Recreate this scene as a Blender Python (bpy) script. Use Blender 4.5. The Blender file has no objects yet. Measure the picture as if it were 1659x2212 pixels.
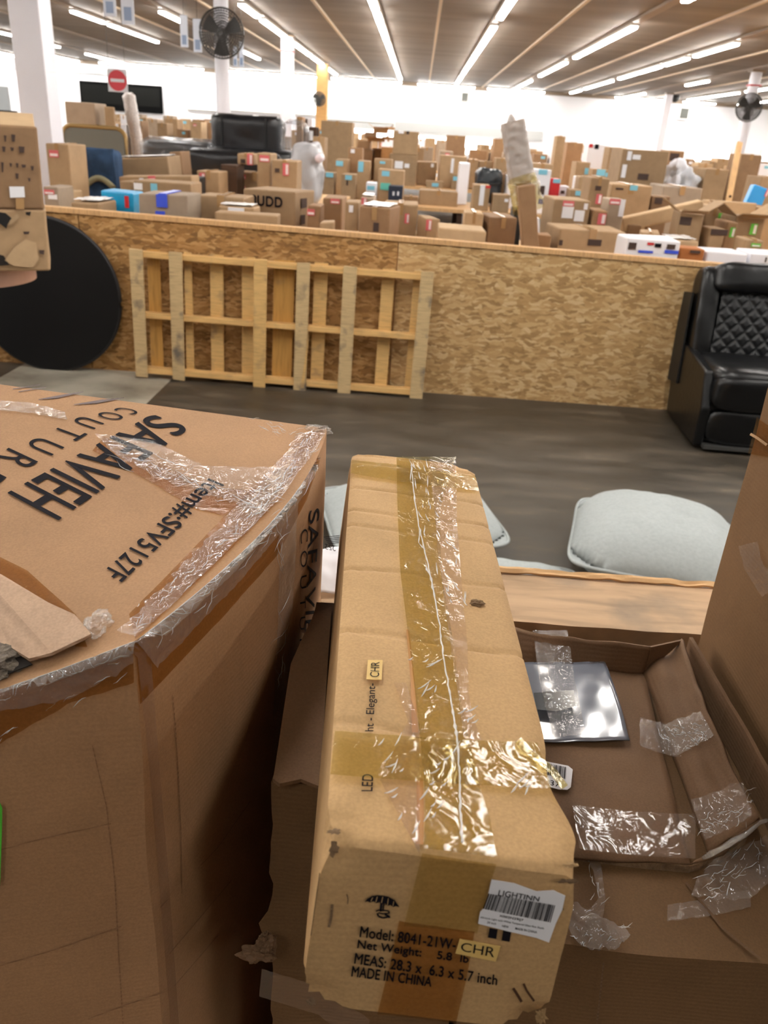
import bpy, bmesh, math, random
from mathutils import Vector, Matrix, noise
V = Vector
random.seed(7)
sc = bpy.context.scene
col = sc.collection

# ------------------------------------------------------------------ camera
F, CX, CY, HC = 1730.0, 829.5, 1106.0, 1.90
def setup_axes(vp=(910, 297), roll=3.9):
    y = V(((vp[0]-CX)/F, -(vp[1]-CY)/F, -1.0)).normalized()
    r = math.radians(roll)
    h = V((math.cos(r), -math.sin(r), 0))
    x = (h - h.dot(y)*y).normalized()
    z = x.cross(y)
    return Matrix((x, y, z))
MC = setup_axes()
CAMLOC = V((0, 0, HC))
cam_data = bpy.data.cameras.new('camera')
cam = bpy.data.objects.new('camera', cam_data)
col.objects.link(cam)
cam.matrix_world = Matrix.Translation(CAMLOC) @ MC.to_4x4()
cam_data.sensor_fit = 'VERTICAL'
cam_data.sensor_height = 36.0
cam_data.lens = 36.0*F/2212.0
cam_data.clip_start = 0.02
cam_data.clip_end = 300
cam_data.dof.use_dof = True
cam_data.dof.focus_distance = 0.85
cam_data.dof.aperture_fstop = 11.0
sc.camera = cam

# ------------------------------------------------------------------ world, exposure
wd = bpy.data.worlds.new('world'); sc.world = wd
wd.use_nodes = True
wd.node_tree.nodes['Background'].inputs[0].default_value = (0.8, 0.85, 1.0, 1)
wd.node_tree.nodes['Background'].inputs[1].default_value = 0.4
sc.view_settings.view_transform = 'Standard'
sc.view_settings.look = 'None'
sc.view_settings.exposure = 0.0
sc.view_settings.gamma = 1.0
TUBE_STRENGTH = 54.0
WINDOW_STRENGTH = 2.6

# ------------------------------------------------------------------ photo geometry helpers
def ray(px, py):
    return MC @ V(((px-CX)/F, -(py-CY)/F, -1.0))
def at(px, py, Y):
    r = ray(px, py); return r*(Y/r.y) + CAMLOC
def atz(px, py, z):
    r = ray(px, py); return r*((z-HC)/r.z) + CAMLOC
MCT = MC.transposed()
def proj(p):
    c = MCT @ (p - CAMLOC); return (CX - F*c.x/c.z, CY + F*c.y/c.z)
def atx(px, py, X):
    r = ray(px, py); return r*(X/r.x) + CAMLOC
def lerp(a, b, t): return a + (b-a)*t

class Surf:
    """a curved quad S(u,v); find() gives the surface point seen at a photo pixel"""
    def __init__(s, f): s.f = f
    def normal(s, u, v):
        e = 1e-3
        n = (s.f(u+e, v)-s.f(u-e, v)).cross(s.f(u, v+e)-s.f(u, v-e)).normalized()
        return n if n.dot(CAMLOC - s.f(u, v)) > 0 else -n
    def find(s, px, py):
        u = v = 0.5; e = 1e-4
        for _ in range(14):
            x, y = proj(s.f(u, v)); dx, dy = px-x, py-y
            xu, yu = proj(s.f(u+e, v)); xv, yv = proj(s.f(u, v+e))
            a, b, c, d = (xu-x)/e, (xv-x)/e, (yu-y)/e, (yv-y)/e
            D = a*d-b*c
            if abs(D) < 1e-9: break
            du, dv = (d*dx-b*dy)/D, (a*dy-c*dx)/D
            u += max(-.4, min(.4, du)); v += max(-.4, min(.4, dv))
        return u, v
    def pt(s, px, py, eps=0.0):
        u, v = s.find(px, py); return s.f(u, v) + s.normal(u, v)*eps
def bilin(A, B, C, D):
    return Surf(lambda u, v: (A*(1-u)+B*u)*(1-v) + (D*(1-u)+C*u)*v)

# ------------------------------------------------------------------ materials
def new_mat(name):
    m = bpy.data.materials.new(name); m.use_nodes = True
    nt = m.node_tree; return m, nt, nt.nodes['Principled BSDF']
def nd(nt, kind, **kw):
    n = nt.nodes.new(kind)
    for k, v in kw.items():
        if k.startswith('i_'): n.inputs[k[2:].replace('_', ' ')].default_value = v
        else: setattr(n, k, v)
    return n
def rgb(h):
    h = h.lstrip('#'); o = []
    for i in (0, 2, 4):
        c = int(h[i:i+2], 16)/255
        o.append(c/12.92 if c <= .04045 else ((c+.055)/1.055)**2.4)
    return tuple(o) + (1,)
def ramp(nt, stops):
    r = nd(nt, 'ShaderNodeValToRGB'); e = r.color_ramp.elements
    e[0].position, e[0].color = stops[0]; e[1].position, e[1].color = stops[-1]
    for p, c in stops[1:-1]:
        x = e.new(p); x.color = c
    return r
def coords(nt, scale=(1, 1, 1), rot=(0, 0, 0)):
    t = nd(nt, 'ShaderNodeTexCoord'); m = nd(nt, 'ShaderNodeMapping')
    m.inputs['Scale'].default_value = scale; m.inputs['Rotation'].default_value = rot
    nt.links.new(t.outputs['Object'], m.inputs['Vector']); return m.outputs[0]
def scale_c(c, k): return tuple(min(1, x*k) for x in c[:3]) + (1,)
def plain(name, c, rough=.5, metal=0.0, vary=0.0, bump=0.0, scale=30, spec=.5):
    m, nt, b = new_mat(name)
    c = rgb(c) if isinstance(c, str) else c
    b.inputs['Base Color'].default_value = c
    b.inputs['Roughness'].default_value = rough; b.inputs['Metallic'].default_value = metal
    b.inputs['Specular IOR Level'].default_value = spec
    if vary or bump:
        n = nd(nt, 'ShaderNodeTexNoise'); n.inputs['Scale'].default_value = scale; n.inputs['Detail'].default_value = 4
        nt.links.new(coords(nt), n.inputs['Vector'])
        if vary:
            r = ramp(nt, [(.3, scale_c(c, 1-vary)), (.7, scale_c(c, 1+vary))])
            nt.links.new(n.outputs['Fac'], r.inputs[0]); nt.links.new(r.outputs[0], b.inputs['Base Color'])
        if bump:
            bp = nd(nt, 'ShaderNodeBump'); bp.inputs['Strength'].default_value = bump; bp.inputs['Distance'].default_value = .01
            nt.links.new(n.outputs['Fac'], bp.inputs['Height']); nt.links.new(bp.outputs[0], b.inputs['Normal'])
    return m
def kraft(name, c, fine=True, stain=.14, axis='z', corr=.10):
    """corrugated board: fibre speckle, broad blotches, faint flute lines"""
    m, nt, b = new_mat(name); c = rgb(c)
    b.inputs['Roughness'].default_value = .72; b.inputs['Specular IOR Level'].default_value = .25
    co = coords(nt)
    n1 = nd(nt, 'ShaderNodeTexNoise'); n1.inputs['Scale'].default_value = 7; n1.inputs['Detail'].default_value = 5
    n1.inputs['Roughness'].default_value = .65
    nt.links.new(co, n1.inputs['Vector'])
    r1 = ramp(nt, [(.28, scale_c(c, 1-stain)), (.55, c), (.8, scale_c(c, 1+stain*.6))])
    nt.links.new(n1.outputs['Fac'], r1.inputs[0])
    last = r1.outputs[0]
    if fine:
        n2 = nd(nt, 'ShaderNodeTexNoise'); n2.inputs['Scale'].default_value = 420; n2.inputs['Detail'].default_value = 3
        nt.links.new(co, n2.inputs['Vector'])
        r2 = ramp(nt, [(.35, (.86, .85, .84, 1)), (.65, (1.06, 1.05, 1.04, 1))])
        nt.links.new(n2.outputs['Fac'], r2.inputs[0])
        mx = nd(nt, 'ShaderNodeMix', data_type='RGBA', blend_type='MULTIPLY'); mx.inputs[0].default_value = .75
        nt.links.new(last, mx.inputs[6]); nt.links.new(r2.outputs[0], mx.inputs[7]); last = mx.outputs[2]
        w = nd(nt, 'ShaderNodeTexWave'); w.bands_direction = axis.upper(); w.inputs['Scale'].default_value = 55
        w.inputs['Distortion'].default_value = .6; nt.links.new(co, w.inputs['Vector'])
        n3 = nd(nt, 'ShaderNodeTexNoise'); n3.inputs['Scale'].default_value = 16; n3.inputs['Detail'].default_value = 3
        nt.links.new(co, n3.inputs['Vector'])
        ad = nd(nt, 'ShaderNodeMath', operation='MULTIPLY_ADD'); ad.inputs[1].default_value = 6.0
        nt.links.new(n3.outputs['Fac'], ad.inputs[0]); nt.links.new(w.outputs['Fac'], ad.inputs[2])
        bp = nd(nt, 'ShaderNodeBump'); bp.inputs['Strength'].default_value = corr*2; bp.inputs['Distance'].default_value = .0022
        nt.links.new(ad.outputs[0], bp.inputs['Height']); nt.links.new(bp.outputs[0], b.inputs['Normal'])
    else:
        oi = nd(nt, 'ShaderNodeObjectInfo'); r3 = ramp(nt, [(0, (.80, .79, .78, 1)), (1, (1.12, 1.10, 1.06, 1))])
        nt.links.new(oi.outputs['Random'], r3.inputs[0])
        mx = nd(nt, 'ShaderNodeMix', data_type='RGBA', blend_type='MULTIPLY'); mx.inputs[0].default_value = 1
        nt.links.new(last, mx.inputs[6]); nt.links.new(r3.outputs[0], mx.inputs[7]); last = mx.outputs[2]
    nt.links.new(last, b.inputs['Base Color'])
    return m
def film(name, tint, base, rough=.12, bump=.6, scale=28, stretch=(1, 1, 1), edge=.5, milk=None):
    """see-through plastic: tinted transparent, a little milk, and a creased glossy coat"""
    m, nt, b = new_mat(name); c = rgb(tint)
    tr = nd(nt, 'ShaderNodeBsdfTransparent'); tr.inputs[0].default_value = c
    di = nd(nt, 'ShaderNodeBsdfDiffuse'); di.inputs[0].default_value = milk or c
    n = nd(nt, 'ShaderNodeTexNoise'); n.inputs['Scale'].default_value = scale; n.inputs['Detail'].default_value = 3
    n.inputs['Distortion'].default_value = .8
    nt.links.new(coords(nt, stretch), n.inputs['Vector'])
    a1 = nd(nt, 'ShaderNodeMath', operation='SUBTRACT'); a1.inputs[1].default_value = .5; nt.links.new(n.outputs['Fac'], a1.inputs[0])
    a2 = nd(nt, 'ShaderNodeMath', operation='ABSOLUTE'); nt.links.new(a1.outputs[0], a2.inputs[0])
    a3 = nd(nt, 'ShaderNodeMath', operation='POWER'); a3.inputs[1].default_value = .6; nt.links.new(a2.outputs[0], a3.inputs[0])
    bp = nd(nt, 'ShaderNodeBump'); bp.inputs['Strength'].default_value = bump; bp.inputs['Distance'].default_value = .006; bp.invert = True
    nt.links.new(a3.outputs[0], bp.inputs['Height'])
    gl = nd(nt, 'ShaderNodeBsdfGlossy'); gl.inputs['Roughness'].default_value = rough
    nt.links.new(bp.outputs[0], gl.inputs['Normal'])
    mx = nd(nt, 'ShaderNodeMixShader'); mx.inputs[0].default_value = base
    nt.links.new(tr.outputs[0], mx.inputs[1]); nt.links.new(di.outputs[0], mx.inputs[2])
    lw = nd(nt, 'ShaderNodeLayerWeight'); lw.inputs[0].default_value = .5
    pw = nd(nt, 'ShaderNodeMath', operation='POWER'); pw.inputs[1].default_value = 4.0; nt.links.new(lw.outputs['Facing'], pw.inputs[0])
    fr = nd(nt, 'ShaderNodeMath', operation='MULTIPLY_ADD'); fr.inputs[1].default_value = .45; fr.inputs[2].default_value = .05
    nt.links.new(pw.outputs[0], fr.inputs[0])
    mx2 = nd(nt, 'ShaderNodeMixShader'); nt.links.new(fr.outputs[0], mx2.inputs[0])
    nt.links.new(mx.outputs[0], mx2.inputs[1]); nt.links.new(gl.outputs[0], mx2.inputs[2])
    nt.links.new(mx2.outputs[0], nt.nodes['Material Output'].inputs[0])
    return m
def emit(name, c, s):
    m, nt, b = new_mat(name); c = rgb(c)
    b.inputs['Base Color'].default_value = c
    b.inputs['Emission Color'].default_value = c; b.inputs['Emission Strength'].default_value = s
    return m
def osb_mat(name, cols, plane='xz', sc_=1.0):
    """oriented strand board: layers of stretched strands, each its own tone"""
    m, nt, b = new_mat(name)
    b.inputs['Roughness'].default_value = .65; b.inputs['Specular IOR Level'].default_value = .3
    outs = []
    for k, (a, s) in enumerate(((.35, (13, 44)), (-.5, (16, 50)), (1.25, (15, 42)))):
        sv = (s[0]*sc_, 1, s[1]*sc_) if plane == 'xz' else (s[0]*sc_, s[1]*sc_, 1)
        rv = (0, a, 0) if plane == 'xz' else (0, 0, a)
        t = nd(nt, 'ShaderNodeTexCoord')
        nz = nd(nt, 'ShaderNodeTexNoise'); nz.inputs['Scale'].default_value = 6+k; nt.links.new(t.outputs['Object'], nz.inputs['Vector'])
        va = nd(nt, 'ShaderNodeVectorMath', operation='MULTIPLY_ADD'); va.inputs[1].default_value = (.10, .10, .10)
        nt.links.new(nz.outputs['Color'], va.inputs[0]); nt.links.new(t.outputs['Object'], va.inputs[2])
        mp = nd(nt, 'ShaderNodeMapping'); mp.inputs['Scale'].default_value = sv; mp.inputs['Rotation'].default_value = rv
        nt.links.new(va.outputs[0], mp.inputs['Vector'])
        vo = nd(nt, 'ShaderNodeTexVoronoi'); vo.inputs['Scale'].default_value = 1.0
        nt.links.new(mp.outputs[0], vo.inputs['Vector'])
        sp = nd(nt, 'ShaderNodeSeparateColor'); nt.links.new(vo.outputs['Color'], sp.inputs[0]); outs.append(sp.outputs)
    gt = nd(nt, 'ShaderNodeMath', operation='GREATER_THAN'); gt.inputs[1].default_value = .55; nt.links.new(outs[0][1], gt.inputs[0])
    gt2 = nd(nt, 'ShaderNodeMath', operation='GREATER_THAN'); gt2.inputs[1].default_value = .6; nt.links.new(outs[1][1], gt2.inputs[0])
    m1 = nd(nt, 'ShaderNodeMix'); nt.links.new(gt.outputs[0], m1.inputs[0]); nt.links.new(outs[1][0], m1.inputs[2]); nt.links.new(outs[0][0], m1.inputs[3])
    m2 = nd(nt, 'ShaderNodeMix'); nt.links.new(gt2.outputs[0], m2.inputs[0]); nt.links.new(m1.outputs[0], m2.inputs[2]); nt.links.new(outs[2][0], m2.inputs[3])
    r = ramp(nt, [(0, rgb(cols[0])), (.35, rgb(cols[1])), (.7, rgb(cols[2])), (1, rgb(cols[3]))])
    nt.links.new(m2.outputs[0], r.inputs[0]); nt.links.new(r.outputs[0], b.inputs['Base Color'])
    return m
def wood(name, c, stretch=(2, 2, 40), dirt=.5, grain=.22):
    m, nt, b = new_mat(name); c = rgb(c)
    b.inputs['Roughness'].default_value = .62; b.inputs['Specular IOR Level'].default_value = .3
    n = nd(nt, 'ShaderNodeTexNoise'); n.inputs['Scale'].default_value = 3; n.inputs['Detail'].default_value = 6; n.inputs['Distortion'].default_value = .4
    nt.links.new(coords(nt, stretch), n.inputs['Vector'])
    r = ramp(nt, [(.3, scale_c(c, 1-grain)), (.5, c), (.72, scale_c(c, 1+grain*.5))]); nt.links.new(n.outputs['Fac'], r.inputs[0])
    n2 = nd(nt, 'ShaderNodeTexNoise'); n2.inputs['Scale'].default_value = 7; n2.inputs['Detail'].default_value = 5
    nt.links.new(coords(nt), n2.inputs['Vector'])
    r2 = ramp(nt, [(.56, (0, 0, 0, 1)), (.72, (dirt, dirt, dirt, 1))]); nt.links.new(n2.outputs['Fac'], r2.inputs[0])
    mx = nd(nt, 'ShaderNodeMix', data_type='RGBA'); mx.inputs[7].default_value = rgb('#6b6258')
    nt.links.new(r2.outputs[0], mx.inputs[0]); nt.links.new(r.outputs[0], mx.inputs[6]); nt.links.new(mx.outputs[2], b.inputs['Base Color'])
    return m

M = {}
M['kraft'] = kraft('kraft', '#a4896a', fine=False)
M['kraft_light'] = kraft('kraft_light', '#b99e7c', fine=False)
M['kraft_dark'] = kraft('kraft_dark', '#8f7256', fine=False)
M['kraft_red'] = kraft('kraft_red', '#967658', fine=False)
M['kraft_grey'] = kraft('kraft_grey', '#a39280', fine=False)
M['white_box'] = plain('white_box', '#e8e8ee', .4)
M['black'] = plain('black', '#101214', .5)
M['orange_box'] = kraft('orange_box', '#a86a3c', fine=False)
M['dark_wood'] = wood('dark_wood', '#4a3526', dirt=.1)
M['cyan'] = plain('cyan', '#1593c4', .35, vary=.12, scale=14)
M['sky_blue'] = plain('sky_blue', '#3c9fe6', .35)
M['navy'] = plain('navy', '#1c2436', .6, vary=.2)
M['denim'] = plain('denim', '#26405e', .9, vary=.35, scale=9, bump=.5)
M['pink_sticker'] = plain('pink_sticker', '#cf6468', .5)
M['white_print'] = plain('white_print', '#e9dcdc', .5)
M['blue_sticker'] = plain('blue_sticker', '#7cc0d6', .5)
M['teal_sticker'] = plain('teal_sticker', '#5fb7a8', .5)
M['green_sticker'] = plain('green_sticker', '#63b840', .5)
M['white_paper'] = plain('white_paper', '#e6e6ea', .55)
M['blue_tape'] = plain('blue_tape', '#3b55d0', .3)
M['red_print'] = plain('red_print', '#c4282c', .45)
M['ink'] = plain('ink', '#17141a', .8, spec=.1)
M['ink_soft'] = plain('ink_soft', '#4c3f3a', .8, spec=.1)
M['ink_grey'] = plain('ink_grey', '#6a5a58', .7)
M['dull_tape'] = plain('dull_tape', '#a8855c', .25, spec=.7)

# ------------------------------------------------------------------ object helpers
def tag(o, label=None, cat=None, group=None, kind=None):
    if label: o['label'] = label
    if cat: o['category'] = cat
    if group: o['group'] = group
    if kind: o['kind'] = kind
    return o
def empty(name, loc, label, cat, group=None, rz=0, rot=None):
    o = bpy.data.objects.new(name, None); col.objects.link(o)
    o.location = loc; o.rotation_euler = rot or (0, 0, rz); o.empty_display_size = .1
    return tag(o, label, cat, group)
class MB:
    def __init__(s): s.v, s.f = [], []
    def add(s, vs, fs):
        k = len(s.v); s.v += [V(p) for p in vs]; s.f += [tuple(i+k for i in f) for f in fs]; return s
    def box(s, x0, x1, y0, y1, z0, z1, jit=0.0, mat=None):
        vs = [V((x, y, z)) for z in (z0, z1) for y in (y0, y1) for x in (x0, x1)]
        if jit: vs = [p+V((random.uniform(-jit, jit), random.uniform(-jit, jit), random.uniform(-jit, jit))) for p in vs]
        if mat: vs = [mat @ p for p in vs]
        return s.add(vs, [(0, 2, 3, 1), (4, 5, 7, 6), (0, 1, 5, 4), (2, 6, 7, 3), (0, 4, 6, 2), (1, 3, 7, 5)])
    def beam(s, p, q, w, h, up=V((0, 0, 1))):
        p, q = V(p), V(q); d = (q-p).normalized()
        a = d.cross(up)
        if a.length < 1e-4: a = d.cross(V((1, 0, 0)))
        a.normalize(); b = a.cross(d).normalized()
        vs = [c + a*sx*w/2 + b*sz*h/2 for c in (p, q) for sz in (-1, 1) for sx in (-1, 1)]
        return s.add(vs, [(0, 1, 3, 2), (4, 6, 7, 5), (0, 4, 5, 1), (2, 3, 7, 6), (0, 2, 6, 4), (1, 5, 7, 3)])
    def tube(s, pts, r, n=8, close=False):
        pts = [V(p) for p in pts]; N = len(pts); rings = []
        for i, p in enumerate(pts):
            a = pts[(i-1) % N] if (close or i) else p; b = pts[(i+1) % N] if (close or i < N-1) else p
            d = (b-a).normalized(); u = d.cross(V((0, 0, 1)))
            if u.length < 1e-3: u = d.cross(V((1, 0, 0)))
            u.normalize(); w = u.cross(d); rr = r[i] if isinstance(r, (list, tuple)) else r
            rings.append([p+(u*math.cos(t)+w*math.sin(t))*rr for t in [2*math.pi*k/n for k in range(n)]])
        fs = []; L = N if close else N-1
        for i in range(L):
            for k in range(n):
                a, b = i*n+k, i*n+(k+1) % n; c, d2 = ((i+1) % N)*n+(k+1) % n, ((i+1) % N)*n+k
                fs.append((a, b, c, d2))
        if not close: fs += [tuple(range(n-1, -1, -1)), tuple((N-1)*n+k for k in range(n))]
        return s.add([p for r_ in rings for p in r_], fs)
    def grid(s, f, nu, nv):
        vs = [f(i/nu, j/nv) for j in range(nv+1) for i in range(nu+1)]
        return s.add(vs, [(j*(nu+1)+i, j*(nu+1)+i+1, (j+1)*(nu+1)+i+1, (j+1)*(nu+1)+i) for j in range(nv) for i in range(nu)])
    def prism(s, poly, h):
        """poly: list of 3-D points, h: extrusion vector"""
        n = len(poly); poly = [V(p) for p in poly]
        return s.add(poly + [p+h for p in poly], [tuple(range(n)), tuple(range(2*n-1, n-1, -1))] + [(i, (i+1) % n, n+(i+1) % n, n+i) for i in range(n)])
    def build(s, name, mat, parent=None, local=False, bevel=0.0, seg=2, smooth=False, solid=0.0, weld=False, sub=0):
        off = V(parent.location) if (parent and not local) else V((0, 0, 0))
        if parent and not local and parent.parent: off = off + V(parent.parent.location)
        me = bpy.data.meshes.new(name)
        me.from_pydata([tuple(p-off) for p in s.v], [], s.f)
        bm = bmesh.new(); bm.from_mesh(me)
        if weld: bmesh.ops.remove_doubles(bm, verts=bm.verts, dist=1e-5)
        bmesh.ops.recalc_face_normals(bm, faces=bm.faces)
        if bevel: bmesh.ops.bevel(bm, geom=list(bm.edges), offset=bevel, segments=seg, affect='EDGES', profile=.5, clamp_overlap=True)
        bm.to_mesh(me); bm.free()
        me.materials.append(mat)
        if smooth:
            for p in me.polygons: p.use_smooth = True
        o = bpy.data.objects.new(name, me); col.objects.link(o)
        if parent: o.parent = parent
        if solid:
            md = o.modifiers.new('thickness', 'SOLIDIFY'); md.thickness = solid; md.offset = 0
        if sub:
            md = o.modifiers.new('smooth', 'SUBSURF'); md.levels = md.render_levels = sub
        return o
def struct(o): o['kind'] = 'structure'; return o
def text_mesh(s, bold=0.0, space=1.0):
    cu = bpy.data.curves.new('t', 'FONT'); cu.body = s; cu.offset = bold; cu.space_character = space
    ob = bpy.data.objects.new('t', cu); col.objects.link(ob)
    dg = bpy.context.evaluated_depsgraph_get(); dg.update()
    me = bpy.data.meshes.new_from_object(ob.evaluated_get(dg))
    vs = [v.co.copy() for v in me.vertices]; fs = [tuple(p.vertices) for p in me.polygons]
    bpy.data.objects.remove(ob); bpy.data.curves.remove(cu); bpy.data.meshes.remove(me)
    x0, x1 = min(v.x for v in vs), max(v.x for v in vs); y0, y1 = min(v.y for v in vs), max(v.y for v in vs)
    return [((v.x-x0)/(x1-x0), (v.y-y0)/(y1-y0)) for v in vs], fs
def printed(s, surf, TL, TR, BL, BR, mb=None, eps=.0012, bold=.0, space=1.0, heavy=0.0):
    """letters printed on a surface inside the photo quad TL TR BL BR"""
    uv, fs = text_mesh(s, bold, space)
    mb = mb or MB(); vs = []
    if heavy:
        for dx, dy in ((heavy, heavy*.15), (heavy*.5, -heavy*.5), (heavy*.5, heavy*.5)):
            sh = lambda p: (p[0]+dx, p[1]+dy)
            eps += .00008; printed(s, surf, sh(TL), sh(TR), sh(BL), sh(BR), mb, eps, bold, space)
    for a, b in uv:
        x = (BL[0]*(1-a)+BR[0]*a)*(1-b)+(TL[0]*(1-a)+TR[0]*a)*b
        y = (BL[1]*(1-a)+BR[1]*a)*(1-b)+(TL[1]*(1-a)+TR[1]*a)*b
        vs.append(surf.pt(x, y, eps))
    return mb.add(vs, fs)
def poly_on(surf, pts, mb=None, eps=.0015, thick=.0006):
    mb = mb or MB(); P = [surf.pt(x, y, eps) for x, y in pts]
    u, v = surf.find(*pts[0]); n = surf.normal(u, v)
    return mb.prism(P, n*thick)
def strip_on(surf, left, right, mb=None, eps=.002, amp=.0, nu=8, nv=40, freq=40, seed=0, rag=0.0):
    """a flexible strip (tape, film) laid on a surface between two photo polylines"""
    mb = mb or MB()
    def pl(P, t):
        k = t*(len(P)-1); i = min(int(k), len(P)-2); f = k-i
        return P[i][0]+(P[i+1][0]-P[i][0])*f, P[i][1]+(P[i+1][1]-P[i][1])*f
    def f(a, b):
        l, r = pl(left, b), pl(right, b)
        if rag:
            k1 = rag*(noise.noise(V((b*13, seed, 1)))+.7*noise.noise(V((b*41, seed, 4)))); k2 = rag*(noise.noise(V((b*15, seed, 8)))+.7*noise.noise(V((b*37, seed, 2))))
            dx, dy = r[0]-l[0], r[1]-l[1]; L_ = math.hypot(dx, dy) or 1
            l, r = (l[0]-dx/L_*k1, l[1]-dy/L_*k1), (r[0]+dx/L_*k2*.3, r[1]+dy/L_*k2*.3)
        q = (l[0]+(r[0]-l[0])*a, l[1]+(r[1]-l[1])*a)
        u, v = surf.find(*q); p = surf.f(u, v)
        w = amp*(noise.noise(p*freq+V((seed, 0, 0)))+.6*noise.noise(p*freq*2.3+V((0, seed, 0)))) if amp else 0
        return p + surf.normal(u, v)*(eps+abs(w))
    return mb.grid(f, nu, nv)
ORD = ['first', 'second', 'third', 'fourth', 'fifth', 'sixth', 'seventh', 'eighth', 'ninth', 'tenth', 'eleventh', 'twelfth',
       'thirteenth', 'fourteenth', 'fifteenth', 'sixteenth', 'seventeenth', 'eighteenth', 'nineteenth', 'twentieth']
def ordw(k): return ORD[k] if k < 20 else 'twenty-'+ORD[k-20] if k < 29 else str(k+1)+'th'
# ================================================================== THE ROOM
ZC, YB, XL, XR, YF = 4.5, 48.0, -26.0, 33.0, -12.0
# floor: worn dark concrete with a lighter bare patch by the left end of the bin wall
m, nt, b = new_mat('floor_concrete')
b.inputs['Roughness'].default_value = .42; b.inputs['Specular IOR Level'].default_value = .45
n = nd(nt, 'ShaderNodeTexNoise'); n.inputs['Scale'].default_value = 1.6; n.inputs['Detail'].default_value = 7; n.inputs['Roughness'].default_value = .65
nt.links.new(coords(nt, (1, 3.2, 1)), n.inputs['Vector'])
r = ramp(nt, [(.3, rgb('#332e27')), (.5, rgb('#423c33')), (.62, rgb('#534a3e')), (.76, rgb('#7d715f'))]); nt.links.new(n.outputs['Fac'], r.inputs[0])
n2 = nd(nt, 'ShaderNodeTexNoise'); n2.inputs['Scale'].default_value = 2.2; n2.inputs['Detail'].default_value = 6
nt.links.new(coords(nt), n2.inputs['Vector'])
r2 = ramp(nt, [(.35, rgb('#857e70')), (.6, rgb('#aea898'))]); nt.links.new(n2.outputs['Fac'], r2.inputs[0])
g = nd(nt, 'ShaderNodeTexCoord'); sp = nd(nt, 'ShaderNodeSeparateXYZ'); nt.links.new(g.outputs['Object'], sp.inputs[0])
l1 = nd(nt, 'ShaderNodeMath', operation='LESS_THAN'); l1.inputs[1].default_value = -1.88; nt.links.new(sp.outputs[0], l1.inputs[0])
l2 = nd(nt, 'ShaderNodeMath', operation='GREATER_THAN'); l2.inputs[1].default_value = -3.15; nt.links.new(sp.outputs[0], l2.inputs[0])
l3 = nd(nt, 'ShaderNodeMath', operation='MULTIPLY'); nt.links.new(l1.outputs[0], l3.inputs[0]); nt.links.new(l2.outputs[0], l3.inputs[1])
mx = nd(nt, 'ShaderNodeMix', data_type='RGBA'); nt.links.new(l3.outputs[0], mx.inputs[0]); nt.links.new(r.outputs[0], mx.inputs[6]); nt.links.new(r2.outputs[0], mx.inputs[7])
nt.links.new(mx.outputs[2], b.inputs['Base Color'])
rr = ramp(nt, [(.3, (.30, .30, .30, 1)), (.7, (.6, .6, .6, 1))]); nt.links.new(n.outputs['Fac'], rr.inputs[0]); nt.links.new(rr.outputs[0], b.inputs['Roughness'])
M['floor'] = m
# ceiling: brown-grey boards with long streaks across the rows of lights
m, nt, b = new_mat('ceiling_boards'); b.inputs['Roughness'].default_value = .6
n = nd(nt, 'ShaderNodeTexNoise'); n.inputs['Scale'].default_value = .5; n.inputs['Detail'].default_value = 5
nt.links.new(coords(nt, (.35, 3.0, 1)), n.inputs['Vector'])
r = ramp(nt, [(.3, rgb('#6f655c')), (.55, rgb('#7c7167')), (.75, rgb('#897d71'))]); nt.links.new(n.outputs['Fac'], r.inputs[0]); nt.links.new(r.outputs[0], b.inputs['Base Color'])
M['ceiling'] = m
M['wall'] = plain('wall_paint', '#e9e9ec', .7, vary=.02, scale=.5)
M['wall_grey'] = plain('wall_trim_grey', '#b9bab8', .6)
M['post_white'] = plain('post_white', '#dcdce4', .45, vary=.03, scale=2)
M['rail'] = plain('rail_brown', '#8d7b68', .5)
M['rail_light'] = plain('rail_light', '#d8c4a8', .45)
M['fixture'] = plain('fixture_white', '#e8e6e0', .4)
M['tube'] = emit('lit_tube', '#fffaf4', TUBE_STRENGTH)
M['tube_wall'] = emit('lit_tube_wall', '#fffdfa', TUBE_STRENGTH*1.5)
M['window_lit'] = emit('window_lit', '#ffffff', WINDOW_STRENGTH)
M['black_gloss'] = plain('black_gloss', '#0a0a0b', .25)

struct(MB().box(XL, XR, YF, YB, -.2, 0).build('floor', M['floor']))
struct(MB().box(XL, XR, YF, YB, ZC, ZC+.2).build('ceiling', M['ceiling']))
struct(MB().box(XL, XR, YB, YB+.2, 0, ZC).build('wall_back', M['wall']))
struct(MB().box(XL, XR, YF-.2, YF, 0, ZC).build('wall_front', plain('wall_front_paint', '#8c8379', .8)))
struct(MB().box(XL-.2, XL, YF, YB, 0, ZC).build('wall_left', M['wall']))
struct(MB().box(XR, XR+.2, YF, YB, 0, ZC).build('wall_right', M['wall']))
# grey band along the left part of the back wall and the ceiling-edge trim
pa, pb = at(128, 147, YB-.05), at(383, 160, YB-.05)
struct(MB().box(-26, pb.x, YB-.12, YB, pa.z-.18, pa.z+.02).build('trim_1', M['wall_grey']))
struct(MB().box(XL, XR, YB-.1, YB, ZC-.16, ZC).build('trim_2', M['rail']))
pa = at(1000, 272, YB); pb = at(1000, 293, YB)
struct(MB().box(-5.2, 6.5, YB-.06, YB, pb.z, pa.z).build('trim_3', M['wall_grey']))
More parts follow.
